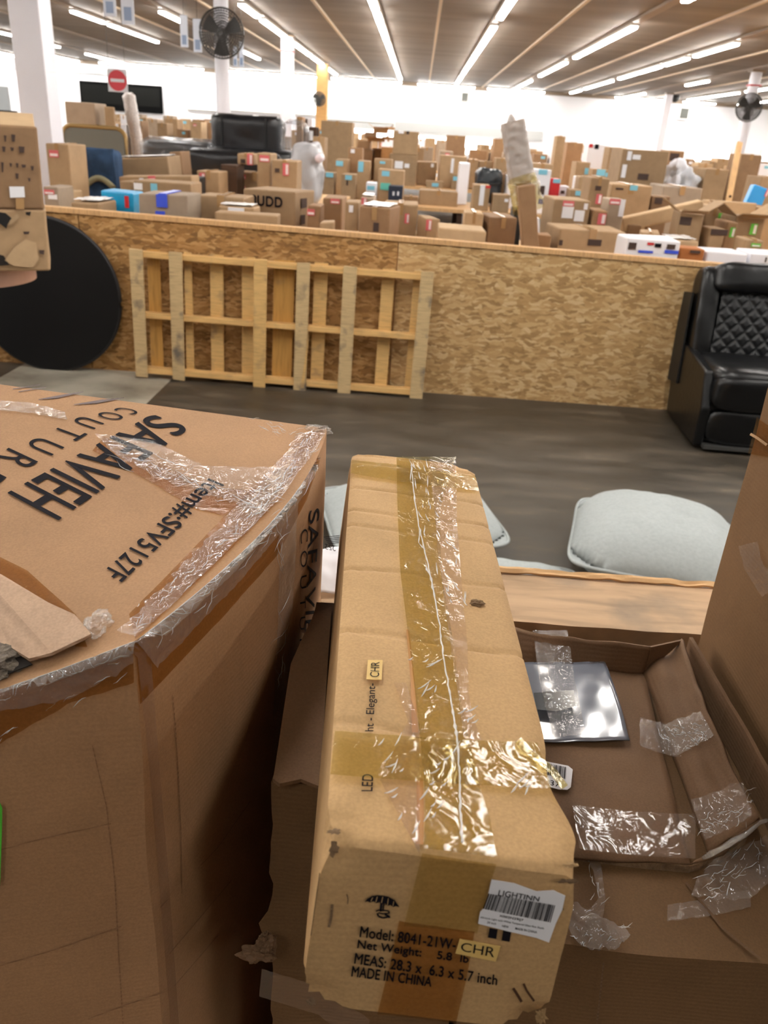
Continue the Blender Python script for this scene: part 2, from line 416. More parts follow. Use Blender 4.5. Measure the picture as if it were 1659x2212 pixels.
# windows low in the back wall, lit from outside
for k, (x0, x1, y0, y1) in enumerate([(405, 468, 180, 236), (500, 612, 186, 240), (640, 686, 196, 246), (700, 850, 262, 300), (862, 968, 293, 332), (1003, 1066, 298, 335), (1500, 1575, 318, 350), (1640, 1740, 330, 372)]):
    a = at((x0+x1)/2, (y0+y1)/2, YB); hw = (at(x1, (y0+y1)/2, YB).x - at(x0, (y0+y1)/2, YB).x)/2
    zt, zb = at((x0+x1)/2, y0, YB).z, at((x0+x1)/2, y1, YB).z
    w = struct(MB().box(a.x-hw, a.x+hw, YB-.05, YB-.02, zb, zt).build('window_%d' % (k+1), M['window_lit']))
    fr = MB()
    fr.box(a.x-hw-.06, a.x-hw, YB-.09, YB, zb-.06, zt+.06).box(a.x+hw, a.x+hw+.06, YB-.09, YB, zb-.06, zt+.06)
    fr.box(a.x-hw, a.x+hw, YB-.09, YB, zt, zt+.06).box(a.x-hw, a.x+hw, YB-.09, YB, zb-.06, zb)
    fo = fr.build('window_frame', M['fixture'], w)
TN = [3]
def trim_name():
    TN[0] += 1; return 'trim_%d' % TN[0]
# ------------------------------------------------------------------ ceiling rails and strip lights
rows_x = [-12.55, -9.6, -6.85, -4.32, -1.22, 1.54, 4.50, 7.35, 10.2, 13.0]
xr_all = [-23.8, -21, -18.2, -15.4] + rows_x + [15.8, 18.6, 21.4, 24.2, 27, 29.8]
for k, x in enumerate(xr_all):
    o = MB().box(x-.10, x+.10, YF+.3, YB-.3, ZC-.05, ZC).build('trim', M['rail'])
    struct(o); o.name = trim_name()
for x in [-8.2, -5.45, -2.6, .2, 3.0, 5.95, 8.8, 11.6]:
    o = MB().box(x-.035, x+.035, YF+.3, YB-.3, ZC-.04, ZC).build(trim_name(), M['rail_light']); struct(o)
ROWPX = {
 -12.55: [((0, 12), (25, 32))],
 -9.6: [((222, 29), (259, 52)), ((286, 57), (366, 93)), ((0, 50), (9, 66)), ((40, 62), (55, 70))],
 -6.85: [((398, 29), (430, 50)), ((403, 103), (428, 119))],
 -4.32: [((577, 14), (602, 40)), ((613, 47), (661, 92)), ((664, 94), (694, 122)), ((695, 125), (709, 137)), ((711, 135), (737, 162))],
 -1.22: [((803, -6), (812, 22)), ((814, 28), (829, 52)), ((829, 54), (842, 88)), ((841, 92), (850, 118)), ((850, 120), (867, 172))],
 1.54: [((1105, -8), (1068, 40)), ((1064, 58), (1022, 118)), ((1021, 118), (999, 160)), ((996, 164), (988, 182))],
 4.50: [((1455, -20), (1432, 0)), ((1334, 56), (1224, 124)), ((1203, 134), (1159, 164)), ((1141, 174), (1122, 190))],
 7.35: [((1680, 42), (1631, 66)), ((1548, 92), (1474, 120)), ((1450, 124), (1418, 140)), ((1401, 142), (1372, 158)), ((1358, 156), (1334, 170)), ((1312, 174), (1276, 193)), ((1256, 195), (1229, 208))],
 10.2: [((1388, 202), (1364, 214)), ((1480, 172), (1446, 182))],
 13.0: [((1660, 188), (1634, 200)), ((1584, 200), (1556, 215)), ((1538, 208), (1514, 218)), ((1680, 218), (1650, 224))],
}
def strip_light(x, y0, y1, label, group, mat='tube', w=.13, across=False):
    ym, L = (y0+y1)/2, abs(y1-y0)
    e = empty('strip_light', (x, ym, ZC-.05), label, 'ceiling light', group)
    if across:
        MB().box(-L/2, L/2, -w*.5, w*.5, -.05, 0).build('housing', M['fixture'], e, local=True)
        MB().box(-L/2+.03, L/2-.03, -w*.42, w*.42, -.10, -.05).build('lamp_tube', M[mat], e, local=True, bevel=.015)
    else:
        MB().box(-w*.7, w*.7, -L/2, L/2, -.05, 0).build('housing', M['fixture'], e, local=True)
        MB().box(-w*.55, w*.55, -L/2+.03, L/2-.03, -.10, -.05).build('lamp_tube', M[mat], e, local=True, bevel=.015)
    return e
ROWNAME = ['far left row', 'second row from the left', 'third row from the left', 'row left of the wooden post', 'row above the middle of the bins', 'row right of the middle',
           'row right of the bubble-wrapped tube', 'long row on the right', 'row left of the right fan', 'outermost right row']
for ri, x in enumerate(rows_x):
    sp_ = sorted(tuple(sorted((atz(*p, ZC-.12).y, atz(*q, ZC-.12).y))) for p, q in ROWPX[x]); last = 0
    for k, (Y0, Y1) in enumerate(sp_):
        Y0, Y1 = max(Y0, last+.35), min(Y1, YB-2.2)
        if Y1-Y0 < .5: continue
        last = Y1
        strip_light(x, Y0, Y1, 'ceiling strip light, %s from the front in the %s' % (ordw(k), ROWNAME[ri]), 'strip lights in rows')
# rows beyond the picture keep lighting the hall
for k, x in enumerate(xr_all):
    inside = x in rows_x
    spans = [(-2.6, -1.3), (1.7, 5), (7.4, 10.2)] if inside else [(2, 8), (12, 18), (22, 28), (32, 38), (41, 46)]
    if inside: spans = spans + [(13, 15.4)]
    if x == -4.32: spans.remove((7.4, 10.2))
    if x in (10.2, 13.0, -12.55): spans = spans + [(16, 20)]
    for (a, c) in spans:
        strip_light(x, a, c, 'lit white strip light on the ceiling outside the view', 'strip lights outside the view')
# wall-wash lights in front of the back wall
for k, (a, c) in enumerate([(-24, -18), (-17, -11.5), (-10.5, -5.5), (-4.9, -1.2), (-.4, 2.6), (3.2, 6.2), (9.8, 12.6), (13.3, 15.0)]):
    e = strip_light((a+c)/2, YB-1.1-(c-a)/2, YB-1.1+(c-a)/2, 'white strip light running along the back wall, %s from the left' % ordw(k), 'strip lights along the back wall', 'tube_wall', .16, True)
    e.location = ((a+c)/2, YB-1.1, ZC-.05)
# ------------------------------------------------------------------ posts
M['red_band'] = plain('red_band', '#b8323c', .5)
def post(x, y, w, label, round_=False, band=True, mat='post_white', z1=ZC-.05):
    e = empty('support_post', (x, y, 0), label, 'post', 'white posts' if mat == 'post_white' else None)
    if round_: MB().tube([(0, 0, 0), (0, 0, z1)], w/2, 20).build('shaft', M[mat], e, local=True, smooth=False)
    else: MB().box(-w/2, w/2, -w/2, w/2, 0, z1).build('shaft', M[mat], e, local=True, bevel=.01)
    MB().box(-w*.6, w*.6, -w*.6, w*.6, z1-.06, z1).build('cap_plate', M['rail'], e, local=True)
    if band: MB().box(-w*.52, w*.52, -w*.52, w*.52, z1-.45, z1-.41).build('painted_band', M['red_band'], e, local=True)
    return e
P9 = at(84, 200, 9.0)
post(P9.x, 9.0, .30, 'thick white square post at the left, nearest the camera', band=False)
P17 = at(480, 150, 17.3)
post(P17.x, 17.3, .27, 'white post carrying the large round fan on the left', True)
P27 = at(621, 160, 28)
post(P27.x, 28, .36, 'slim white post behind the wrapped black sofa', False)
PW = at(696, 200, 38)
M['post_wood'] = wood('post_wood', '#c79a62', dirt=.2)
post(PW.x, 38, .46, 'wooden post with a small round fan, left of the bright wall', band=False, mat='post_wood')
PR = at(1602, 300, 29)
post(PR.x, 29, .34, 'white post carrying a round fan at the right edge', True)
PR2 = at(1437, 250, 42)
post(PR2.x, 42, .30, 'plain white post against the right part of the back wall', band=False)
# ------------------------------------------------------------------ fans
M['fan_metal'] = plain('fan_metal', '#2b2a28', .45)
def fan(c, R, label, back):
    e = empty('round_fan', c, label, 'fan', 'round fans on posts')
    cage = MB()
    for q in (.2, .3, .4, .5, .6, .7, .8, .9, 1.0):
        for s in (-1, 1):
            dy = s*.09*(1-q*q*.75)*R/.4
            cage.tube([(R*q*math.cos(t), dy, R*q*math.sin(t)) for t in [2*math.pi*k/36 for k in range(36)]], .006 if q < 1 else .014, 6, True)
    for k in range(48):
        t = 2*math.pi*k/48
        for s in (-1, 1):
            cage.tube([(R*q*math.cos(t), s*.09*(1-q*q*.75)*R/.4, R*q*math.sin(t)) for q in (.1, .5, .8, 1)], .0045, 5)
    cage.build('cage', M['fan_metal'], e, local=True)
    for k in range(3):
        t = 2*math.pi*k/3+.5
        def f(u, v, t=t):
            rr = R*(.12+.76*u); a = t+(v-.5)*(1.15-.35*u)
            return V((rr*math.cos(a), (v-.5)*.07, rr*math.sin(a)))
        MB().grid(f, 8, 6).build('blade', M['fan_metal'], e, local=True, solid=.004)
    MB().tube([(0, -.07, 0), (0, .06, 0), (0, .17, 0), (0, .22, 0)], [R*.16, R*.22, R*.2, R*.1], 16).build('motor', M['fan_metal'], e, local=True)
    MB().beam((0, .15, -.05), (0, back, -.1), .05, .05).beam((0, .12, -R*.9), (0, .12, -.05), .035, .03).build('bracket', M['fan_metal'], e, local=True)
    return e
fan(at(479, 72, 16.7), .40, 'large round black caged fan on the white post upper left', .46)
fan(at(1618, 232, 28.45), .40, 'round black caged fan on the post at the right edge', .34)
fan(at(689, 214, 37.3), .27, 'small dark round fan on the distant wooden post', .42)
# ------------------------------------------------------------------ things on the back wall and hanging from the ceiling
a, c = at(171, 175, YB-.1), at(352, 240, YB-.1)
sc_top, sc_bot = at(260, 180, YB).z, at(260, 240, YB).z
e = empty('screen_panel', ((a.x+c.x)/2, YB-.1, sc_bot), 'wide black screen on the white back wall at the left', 'screen')
hw = (c.x-a.x)/2
MB().box(-hw, hw, -.06, .1, 0, sc_top-sc_bot).build('screen_frame', plain('screen_black', '#070707', .9, spec=.1), e, local=True, bevel=.03)
MB().box(-hw+.12, hw-.12, -.075, -.055, .3, sc_top-sc_bot-.14).build('display', plain('display', '#131311', .8, spec=.1), e, local=True)
def wall_box(px, py, w, h, label):
    p = at(px, py, YB-.06)
    e = empty('speaker', p, label, 'speaker', 'dark boxes high on the back wall')
    MB().box(-w/2, w/2, -.1, .06, -h/2, h/2).build('cabinet', M['fixture'], e, local=True, bevel=.01)
    MB().box(-w*.38, w*.38, -.125, -.1, -h*.4, h*.4).build('grille', plain('grille', '#4a4b46', .7), e, local=True)
wall_box(1004, 210, .42, .5, 'small dark square box on the bright back wall, middle')
wall_box(1477, 245, .55, .6, 'dark square box in a white frame on the back wall, right of the post')
p = atz(1503, 206, ZC-.15)
e = empty('ceiling_camera', (p.x, 44.0, ZC), 'small black dome camera under the ceiling near the right back wall', 'camera')
MB().tube([(0, 0, 0), (0, 0, -.08), (0, 0, -.2), (0, 0, -.3)], [.2, .22, .2, .06], 14).build('dome', M['black'], e, local=True)
# red round traffic-style sign on a white square plate, hung on wires
p = at(254, 174, 22)
e = empty('hanging_sign', p, 'white square sign with a red disc and white bar, hanging at the left', 'sign')
MB().box(-.24, .24, -.008, .008, -.25, .25).build('plate', M['white_paper'], e, local=True)
MB().tube([(0, -.010, 0), (0, -.014, 0)], .23, 32).build('red_disc', plain('sign_red', '#d8434c', .5), e, local=True)
MB().box(-.17, .17, -.018, -.014, -.035, .035).build('white_bar', M['white_paper'], e, local=True)
MB().tube([(-.2, 0, .25), (-.2, 0, ZC-p.z)], .006, 6).tube([(.2, 0, .25), (.2, 0, ZC-p.z)], .006, 6).build('wire', M['fan_metal'], e, local=True)
for k, (x0, x1, y0, y1, Yd, s) in enumerate([(223, 248, -40, 26, 12, 'nearest the big white post'), (262, 287, -36, 42, 12, 'right of the first one at the top edge'), (390, 405, 40, 95, 17, 'left of the large fan, under a lamp'),
                                         (418, 435, 48, 106, 17, 'touching the left side of the large fan'), (504, 512, 104, 140, 22, 'right of the fan post, left of its pair'), (517, 526, 96, 140, 22, 'right of the fan post, outer of the pair')]):
    c0 = at((x0+x1)/2, (y0+y1)/2, Yd); w = (x1-x0)*Yd/1830; h = (y1-y0)*Yd/1830
    e = empty('hanging_tag', c0, 'narrow pale hanging aisle tag, '+s, 'sign', 'hanging aisle tags')
    h2 = min(h/2, ZC-.02-c0.z)
    MB().box(-w/2, w/2, -.006, .006, -h/2, h2).build('card', plain('tag_card', '#c9d0dd', .4), e, local=True)
    MB().box(-w*.3, w*.3, -.009, -.006, -h*.42, -h*.12).build('printed_mark', plain('tag_mark', '#8496b4', .5), e, local=True)
    if h2 < ZC-.03-c0.z: MB().tube([(0, 0, h2), (0, 0, ZC-.02-c0.z)], .004, 5).build('wire', M['fan_metal'], e, local=True)

# ================================================================== THE BIN WALL ACROSS THE AISLE
YW = 6.42
M['osb'] = osb_mat('osb_wall', ['#96764c', '#b08d5e', '#c2a171', '#cfb388'])
M['osb_dark'] = osb_mat('osb_wall_brown', ['#7a5a34', '#976f40', '#ab8250', '#bb9563'])
M['lumber'] = wood('lumber_pale', '#cda473', (40, 3, 3), dirt=.15)
def zt(x): return 1.208-.0145*x if x > -3 else 1.2515
seams = [-9.0, -5.02, -2.58, -.115, 2.43, 4.88, 7.4, 10]
for k in range(len(seams)-1):
    x0, x1 = seams[k]+.004, seams[k+1]-.004
    mb = MB().prism([(x0, YW, 0), (x1, YW, 0), (x1, YW, zt(x1)-.035), (x0, YW, zt(x0)-.035)], V((0, .018, 0)))
    struct(mb.build('wall_bin', M['osb_dark'] if k < 3 else M['osb']))
mb = MB()
for x0, x1 in ((-9, -3), (-3, 10)):
    mb.prism([(x0, YW-.012, zt(x0)-.035), (x1, YW-.012, zt(x1)-.035), (x1, YW-.012, zt(x1)), (x0, YW-.012, zt(x0))], V((0, .10, 0)))
struct(mb.build(trim_name(), M['lumber']))
for x in seams[1:-1]: struct(MB().box(x-.045, x+.045, YW+.019, YW+.057, 0, zt(x)-.04).build(trim_name(), M['lumber']))

# ------------------------------------------------------------------ wooden pallet leaning on the bin wall
M['pallet'] = wood('pallet_wood', '#d3ad70', (3, 3, 30), dirt=.55)
M['pallet2'] = wood('pallet_wood_amber', '#c2934f', (18, 3, 1.5), dirt=.3)
M['pallet_rail'] = wood('pallet_rail', '#d9b072', (1.5, 3, 18), dirt=.25)
M['pallet_grey'] = wood('pallet_wood_grey', '#c4aa7e', (3, 3, 30), dirt=.95)
pal = empty('wooden_pallet', (-1.02, 6.25, 0), 'long pale wooden pallet standing on its side against the OSB wall', 'pallet', rot=(math.radians(-1.5), math.radians(.6), 0))
Yp = 6.24
def pxx(px): return at(px, 690, Yp).x + 1.02
def pz(px, py): return at(px, py, Yp).z
for z0, z1 in ((.03, .075), (.475, .515), (.93, .975)):
    MB().box(pxx(292), pxx(918), 0, .085, z0, z1, .002).build('stringer', M['pallet_rail'], pal, local=True, bevel=.003)
fronts = [(285, 312, 'pallet_grey', 0), (367, 394, 'pallet_grey', 0), (546, 573, 'pallet', 0), (636, 663, 'pallet_grey', 0), (735, 763, 'pallet_grey', 0), (898, 926, 'pallet_grey', .01)]
for x0, x1, mm, t in fronts:
    MB().box(pxx(x0), pxx(x1), -.018, 0, .0, .99+t, .004).build('deck_board', M[mm], pal, local=True, bevel=.003)
backs = [(312, 339, 'pallet2'), (391, 407, 'pallet'), (446, 474, 'pallet'), (515, 542, 'pallet'), (583, 627, 'pallet2'), (670, 699, 'pallet'), (816, 844, 'pallet'), (884, 900, 'pallet')]
for x0, x1, mm in backs:
    MB().box(pxx(x0), pxx(x1), .085, .103, .01, .985, .003).build('deck_board', M[mm], pal, local=True, bevel=.003)
MB().prism([(pxx(652), -.022, .02), (pxx(660), -.022, .02), (pxx(667), -.03, .46)], V((0, .012, 0))).build('split_sliver', M['pallet'], pal, local=True)

# ------------------------------------------------------------------ round black table top leaning on the wall
cd = at(91, 624, 6.28)
Rd = .585
e = empty('round_table', (cd.x, 6.315, 0), 'large round black table top standing on edge against the OSB wall', 'table top', rot=(math.radians(-2.2), 0, 0))
MB().tube([(0, -.02, Rd+.005), (0, .025, Rd+.005)], Rd, 72).build('disc', plain('black_laminate', '#0b0b0c', .6, spec=.25), e, local=True)
MB().tube([(Rd*math.cos(t), .0, Rd+.005+Rd*math.sin(t)) for t in [2*math.pi*k/72 for k in range(72)]], .018, 8, True).build('edge_band', plain('edge_band', '#1b1c20', .45), e, local=True, smooth=True)

# ------------------------------------------------------------------ black leather recliner
M['leather'] = plain('black_leather', '#08090b', .32, bump=.2, scale=26, spec=.45)
M['leather_quilt'] = plain('black_leather_quilt', '#0e1013', .45, bump=.15, scale=30, spec=.4)
rc = empty('recliner', (2.4, 5.45, 0), 'black leather recliner with a quilted back in front of the OSB wall', 'chair', rz=math.radians(-2))
def cush(name, x0, x1, y0, y1, z0, z1, puff, n=10, rot=None, mat='leather', pivot=None):
    """soft block: rounded box bulging on all faces"""
    mb = MB(); cx, cy, cz = (x0+x1)/2, (y0+y1)/2, (z0+z1)/2; hx, hy, hz = (x1-x0)/2, (y1-y0)/2, (z1-z0)/2
    bm = bmesh.new(); bmesh.ops.create_cube(bm, size=2); bmesh.ops.subdivide_edges(bm, edges=bm.edges[:], cuts=n, use_grid_fill=True)
    vs = []
    for v in bm.verts:
        p = v.co; k = 5
        r_ = (abs(p.x)**k+abs(p.y)**k+abs(p.z)**k)**(1/k); q = p/r_
        b_ = 1+puff*(1-max(abs(q.x)**2*abs(q.y)**2, abs(q.y)**2*abs(q.z)**2, abs(q.x)**2*abs(q.z)**2))
        w = V((cx+q.x*hx*b_, cy+q.y*hy*b_, cz+q.z*hz*b_))
        w += V((1, 1, 1))*.006*noise.noise(w*9)
        vs.append(w)
    if rot:
        pv = V(pivot or (cx, cy, z0)); R = Matrix.Rotation(rot, 3, 'X'); vs = [R @ (w-pv)+pv for w in vs]
    bm.verts.index_update()
    mb.add(vs, [tuple(v.index for v in f.verts) for f in bm.faces]); bm.free()
    return mb.build(name, M[mat], rc, local=True, smooth=True)
XA, XB = -.285, .52
MB().prism([(XA-.02, 0.02, .03), (XA-.02, .80, .03), (XA-.02, .92, .45), (XA-.02, .86, .62), (XA-.02, .12, .55), (XA-.02, .02, .30)], V((.07, 0, 0))).build('side_panel', M['leather'], rc, local=True, bevel=.015)
MB().prism([(XB-.05, 0.02, .03), (XB-.05, .80, .03), (XB-.05, .92, .45), (XB-.05, .86, .62), (XB-.05, .12, .55), (XB-.05, .02, .30)], V((.07, 0, 0))).build('side_panel', M['leather'], rc, local=True, bevel=.015)
MB().box(XA+.03, XB-.03, .06, .78, .02, .40).build('base', M['black'], rc, local=True)
cush('footrest', XA+.05, XB-.05, -.01, .14, .05, .31, .03)
cush('seat_front', XA+.05, XB-.05, -.03, .16, .30, .55, .04)
cush('seat', XA+.04, XB-.04, .0, .62, .36, .60, .05)
t = math.radians(-14)
pv = (0, .55, .50)
cush('back_bolster', XA-.0, XA+.16, .55, .80, .48, 1.20, .03, rot=t, pivot=pv)
cush('back_bolster', XB-.16, XB+.0, .55, .80, .48, 1.20, .03, rot=t, pivot=pv)
cush('headrest', XA+.10, XB-.09, .48, .74, 1.02, 1.24, .06, rot=t, pivot=pv)
qm = MB()
def qf(u, v):
    w = .11+.015*math.cos(math.pi*v)
    x0, x1 = XA+.13, XB-.13; x = lerp(x0+.03*v, x1-.03*v, u); z = lerp(.52, 1.04, v)
    a, b_ = (u*5+v*4.5), (u*5-v*4.5)
    d = min(abs(a-round(a)), abs(b_-round(b_)))
    y = .555 - .035*math.sin(math.pi*u)**.5*math.sin(math.pi*min(max(v, .0), 1))**.5 - .014*min(1, d*4)
    R = Matrix.Rotation(t, 3, 'X'); p0 = V(pv)
    return R @ (V((x, y, z))-p0)+p0
qm.grid(qf, 70, 80).build('quilted_panel', M['leather_quilt'], rc, local=True, smooth=True)
MB().box(XA+.16, XB-.16, .60, .78, .5, 1.12, mat=Matrix.Translation(V(pv)) @ Matrix.Rotation(t, 4, 'X') @ Matrix.Translation(-V(pv))).build('back_shell', M['leather'], rc, local=True)
MB().box(XA-.035, XA-.022, .66, .90, .30, .98, mat=Matrix.Translation(V((0, .7, .3))) @ Matrix.Rotation(math.radians(-8), 4, 'X') @ Matrix.Translation(V((0, -.7, -.3)))).build('side_bracket', M['black'], rc, local=True)
MB().box(XA+.04, XB-.04, -.035, .05, .03, .052).build('bottom_rail', plain('rail_metal', '#5a5a58', .4, .6), rc, local=True)

# ------------------------------------------------------------------ grey pillows lying on the aisle floor
M['pillow'] = plain('pillow_grey', '#a3a9a8', .95, vary=.06, scale=60, bump=.15, spec=.1)
def pillow(c, w, d, h, rz, label, seed, tilt=0.0, sag=.012, zoff=0.0):
    e = empty('floor_pillow', c, label, 'pillow', None, rot=(tilt, 0, rz))
    def f(sgn):
        def g(u, v):
            x, y = 2*u-1, 2*v-1
            k = 1-.10*(1-x*x) if True else 1
            X, Y = x*w/2*(1-.09*(1-y*y)*abs(x)**2*-1 if False else 1-.07*(1-abs(y)**2)*0), y*d/2
            pin = .02
            X = x*w/2*(1-pin*(1-y*y)*abs(x)**3); Y = y*d/2*(1-pin*(1-x*x)*abs(y)**3)
            rr_ = (abs(x)**3.2+abs(y)**3.2)**(1/3.2); t_ = max(0, 1-min(1, rr_)**2.6)**.6
            X *= 1/max(1, (abs(x)**7+abs(y)**7)**(1/7)); Y *= 1/max(1, (abs(x)**7+abs(y)**7)**(1/7))
            z = sgn*h/2*t_
            p = V((X, Y, 0)); wr = sag*(noise.noise(V((X*7+seed, Y*7, sgn)))+.5*noise.noise(V((X*17, Y*17+seed, sgn))))
            return V((X, Y, h/2+zoff+z+wr*t_))
        return g
    top = MB().grid(f(1), 36, 36); top.grid(f(-1), 36, 36)
    top.build('pillow_cover', M['pillow'], e, local=True, smooth=True, weld=True)
    edge = []
    for k in range(120):
        q = k/120*4; s, t2 = int(q), q-int(q)
        x, y = [(2*t2-1, -1), (1, 2*t2-1), (1-2*t2, 1), (-1, 1-2*t2)][s]
        c7 = 1/max(1, (abs(x)**7+abs(y)**7)**(1/7))
        edge.append((x*w/2*(1-.02*(1-y*y)*abs(x)**3)*c7, y*d/2*(1-.02*(1-x*x)*abs(y)**3)*c7, h/2+zoff))
    MB().tube(edge, .008, 6, True).build('seam_piping', M['pillow'], e, local=True, smooth=True)
    return e
# ------------------------------------------------------------------ pillows
pc = atz(1408, 1192, .12)
pillow((pc.x, pc.y, 0), .80, .84, .36, math.radians(-14), 'large plump grey pillow on the floor at the right, beyond the near bin edge', 3)
pc = atz(885, 1120, .10)
pillow((pc.x, pc.y, 0), .90, .78, .24, math.radians(14), 'grey pillow on the floor mostly hidden behind the long narrow carton', 11)
pc = atz(1120, 1262, .06)
pillow((pc.x, pc.y, 0), .56, .42, .12, math.radians(-6), 'flat grey pillow showing just over the near bin edge, left of the plump one', 23)

# ================================================================== THE NEAR BIN
M['rim'] = wood('rim_board', '#b39472', (2.2, 14, 6), dirt=.6, grain=.3)
M['rim_osb'] = osb_mat('rim_osb', ['#6a4c28', '#a97f45', '#c39a5c', '#d8b780'], sc_=2.2)
def rimf(u, v):
    x = lerp(-1.6, 1.9, u); y = lerp(1.083, 1.238, v)
    wob = .006*noise.noise(V((x*9, v*3, 1)))*(1 if v in (0, 1) else .2)
    return V((x, y+wob*1.2, 1.218+.0015*noise.noise(V((x*6, y*40, 0)))))
mb = MB().grid(rimf, 120, 6)
o = struct(mb.build(trim_name(), M['rim'], solid=.03)); o.modifiers['thickness'].offset = -1
o = struct(MB().box(-1.6, 1.9, 1.10, 1.118, 0, 1.187).build('wall_near_bin', M['rim_osb']))
mb = MB()
for x in (-1.1, -.35, .262, .46, 1.3): mb.box(x-.0015, x+.0015, 1.0985, 1.1005, .7, 1.187)
struct(mb.build(trim_name(), M['ink']))
# splintered lip along the far edge of the rim board
def lip(u, v):
    x = lerp(.0, .62, u)
    return V((x, 1.236+.004*noise.noise(V((x*22, 0, 3)))+.012*v, 1.220+.004*v+.004*noise.noise(V((x*30, v, 0)))))
struct(MB().grid(lip, 90, 2).build(trim_name(), plain('splinter', '#d3aa78', .8), solid=.004))
deck = empty('bin_platform', (.3, .65, 0), 'low wooden platform inside the near bin under the cartons', 'platform')
MB().box(-1.55, 1.85, .05, 1.09, .56, .60).build('deck', M['lumber'], deck)
for x in (-1.5, -.4, .7, 1.78):
    for y in (.1, 1.03): MB().box(x-.04, x+.04, y-.04, y+.04, 0, .56).build('leg', M['lumber'], deck)

M['k_long'] = kraft('kraft_long', '#bd9a6c', corr=.025)
M['k_saf'] = kraft('kraft_big', '#a8825f', corr=.02)
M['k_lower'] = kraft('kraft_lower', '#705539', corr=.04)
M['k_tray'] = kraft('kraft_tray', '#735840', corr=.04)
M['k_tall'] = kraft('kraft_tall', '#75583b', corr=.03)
M['k_torn'] = kraft('kraft_torn', '#ab8a68', stain=.35)
M['k_inside'] = kraft('kraft_inside', '#b89a80', corr=.2)
M['tape_olive'] = film('tape_olive', '#f1e9c4', .14, .14, .17, 34, milk=rgb('#a8985a'))
M['tape_pale'] = film('tape_pale', '#f3ebcf', .10, .14, .3, 50, milk=rgb('#a8985a'))
M['tape_clear'] = film('tape_clear', '#f6efe6', .06, .14, .2, 30)
M['tape_brown'] = film('tape_brown', '#e6cfaa', .08, .2, .15, 26, milk=rgb('#9a6a34'))
M['tape_old'] = plain('tape_old', '#b07a3c', .5)
M['film'] = film('clear_film', '#fbf9f6', .085, .10, .9, 38)
M['crease_glint'] = film('crease_glint', '#ffffff', .5, .2, .2, 30, milk=(.9, .89, .86, 1))  # white body colour stands in for highlights on creased plastic
M['film_milky'] = film('milky_film', '#f6f4f0', .16, .12, .9, 45)
M['sticker_yellow'] = plain('sticker_yellow', '#dcb96f', .55)
M['label_white'] = plain('label_white', '#e6e6ea', .5, vary=.02)
M['scuff'] = plain('scuffed_board', '#7a6146', .9, vary=.3, scale=60, bump=.8)
M['scuff_light'] = plain('scuffed_board_light', '#9a7b52', .9, vary=.25, scale=70, bump=.8)
M['hole_shade'] = plain('hole_shade', '#1c140e', .9)

def crumple(c, r, mat, name, parent, seed=0, flat=V((1, 1, 1)), n=3):
    bm = bmesh.new(); bmesh.ops.create_icosphere(bm, subdivisions=n, radius=1)
    vs = []
    for v in bm.verts:
        p = v.co.normalized(); k = 1+.45*noise.noise(p*2.2+V((seed, 0, 0)))+.25*noise.noise(p*6+V((0, seed, 0)))
        vs.append(V(c)+V((p.x*flat.x, p.y*flat.y, p.z*flat.z))*r*k)
    bm.verts.index_update(); fs = [tuple(v.index for v in f.verts) for f in bm.faces]; bm.free()
    return MB().add(vs, fs).build(name, mat, parent)
def stroke(surf, pts, w, mb, eps=.0013):
    """a pen stroke of width w photo pixels along photo points"""
    for (ax, ay), (bx, by) in zip(pts, pts[1:]):
        dx, dy = bx-ax, by-ay; L = math.hypot(dx, dy) or 1; nx, ny = -dy/L*w/2, dx/L*w/2
        vs = [surf.pt(x, y, eps) for x, y in ((ax+nx, ay+ny), (bx+nx, by+ny), (bx-nx, by-ny), (ax-nx, ay-ny))]
        mb.add(vs, [(0, 1, 2, 3)])
    return mb
def solid_from(f, nu, nv, nw, name, mat, parent, smooth=True):
    """closed skin of a deformed block f(u,v,w)"""
    mb = MB()
    mb.grid(lambda a, b: f(a, b, 1), nu, nv).grid(lambda a, b: f(a, b, 0), nu, nv)
    mb.grid(lambda a, b: f(a, 0, b), nu, nw).grid(lambda a, b: f(a, 1, b), nu, nw)
    mb.grid(lambda a, b: f(0, a, b), nv, nw).grid(lambda a, b: f(1, a, b), nv, nw)
    o = mb.build(name, mat, parent, weld=True)
    if smooth:
        for p in o.data.polygons: p.use_smooth = True
        md = o.modifiers.new('edges', 'EDGE_SPLIT'); md.split_angle = math.radians(38)
    return o

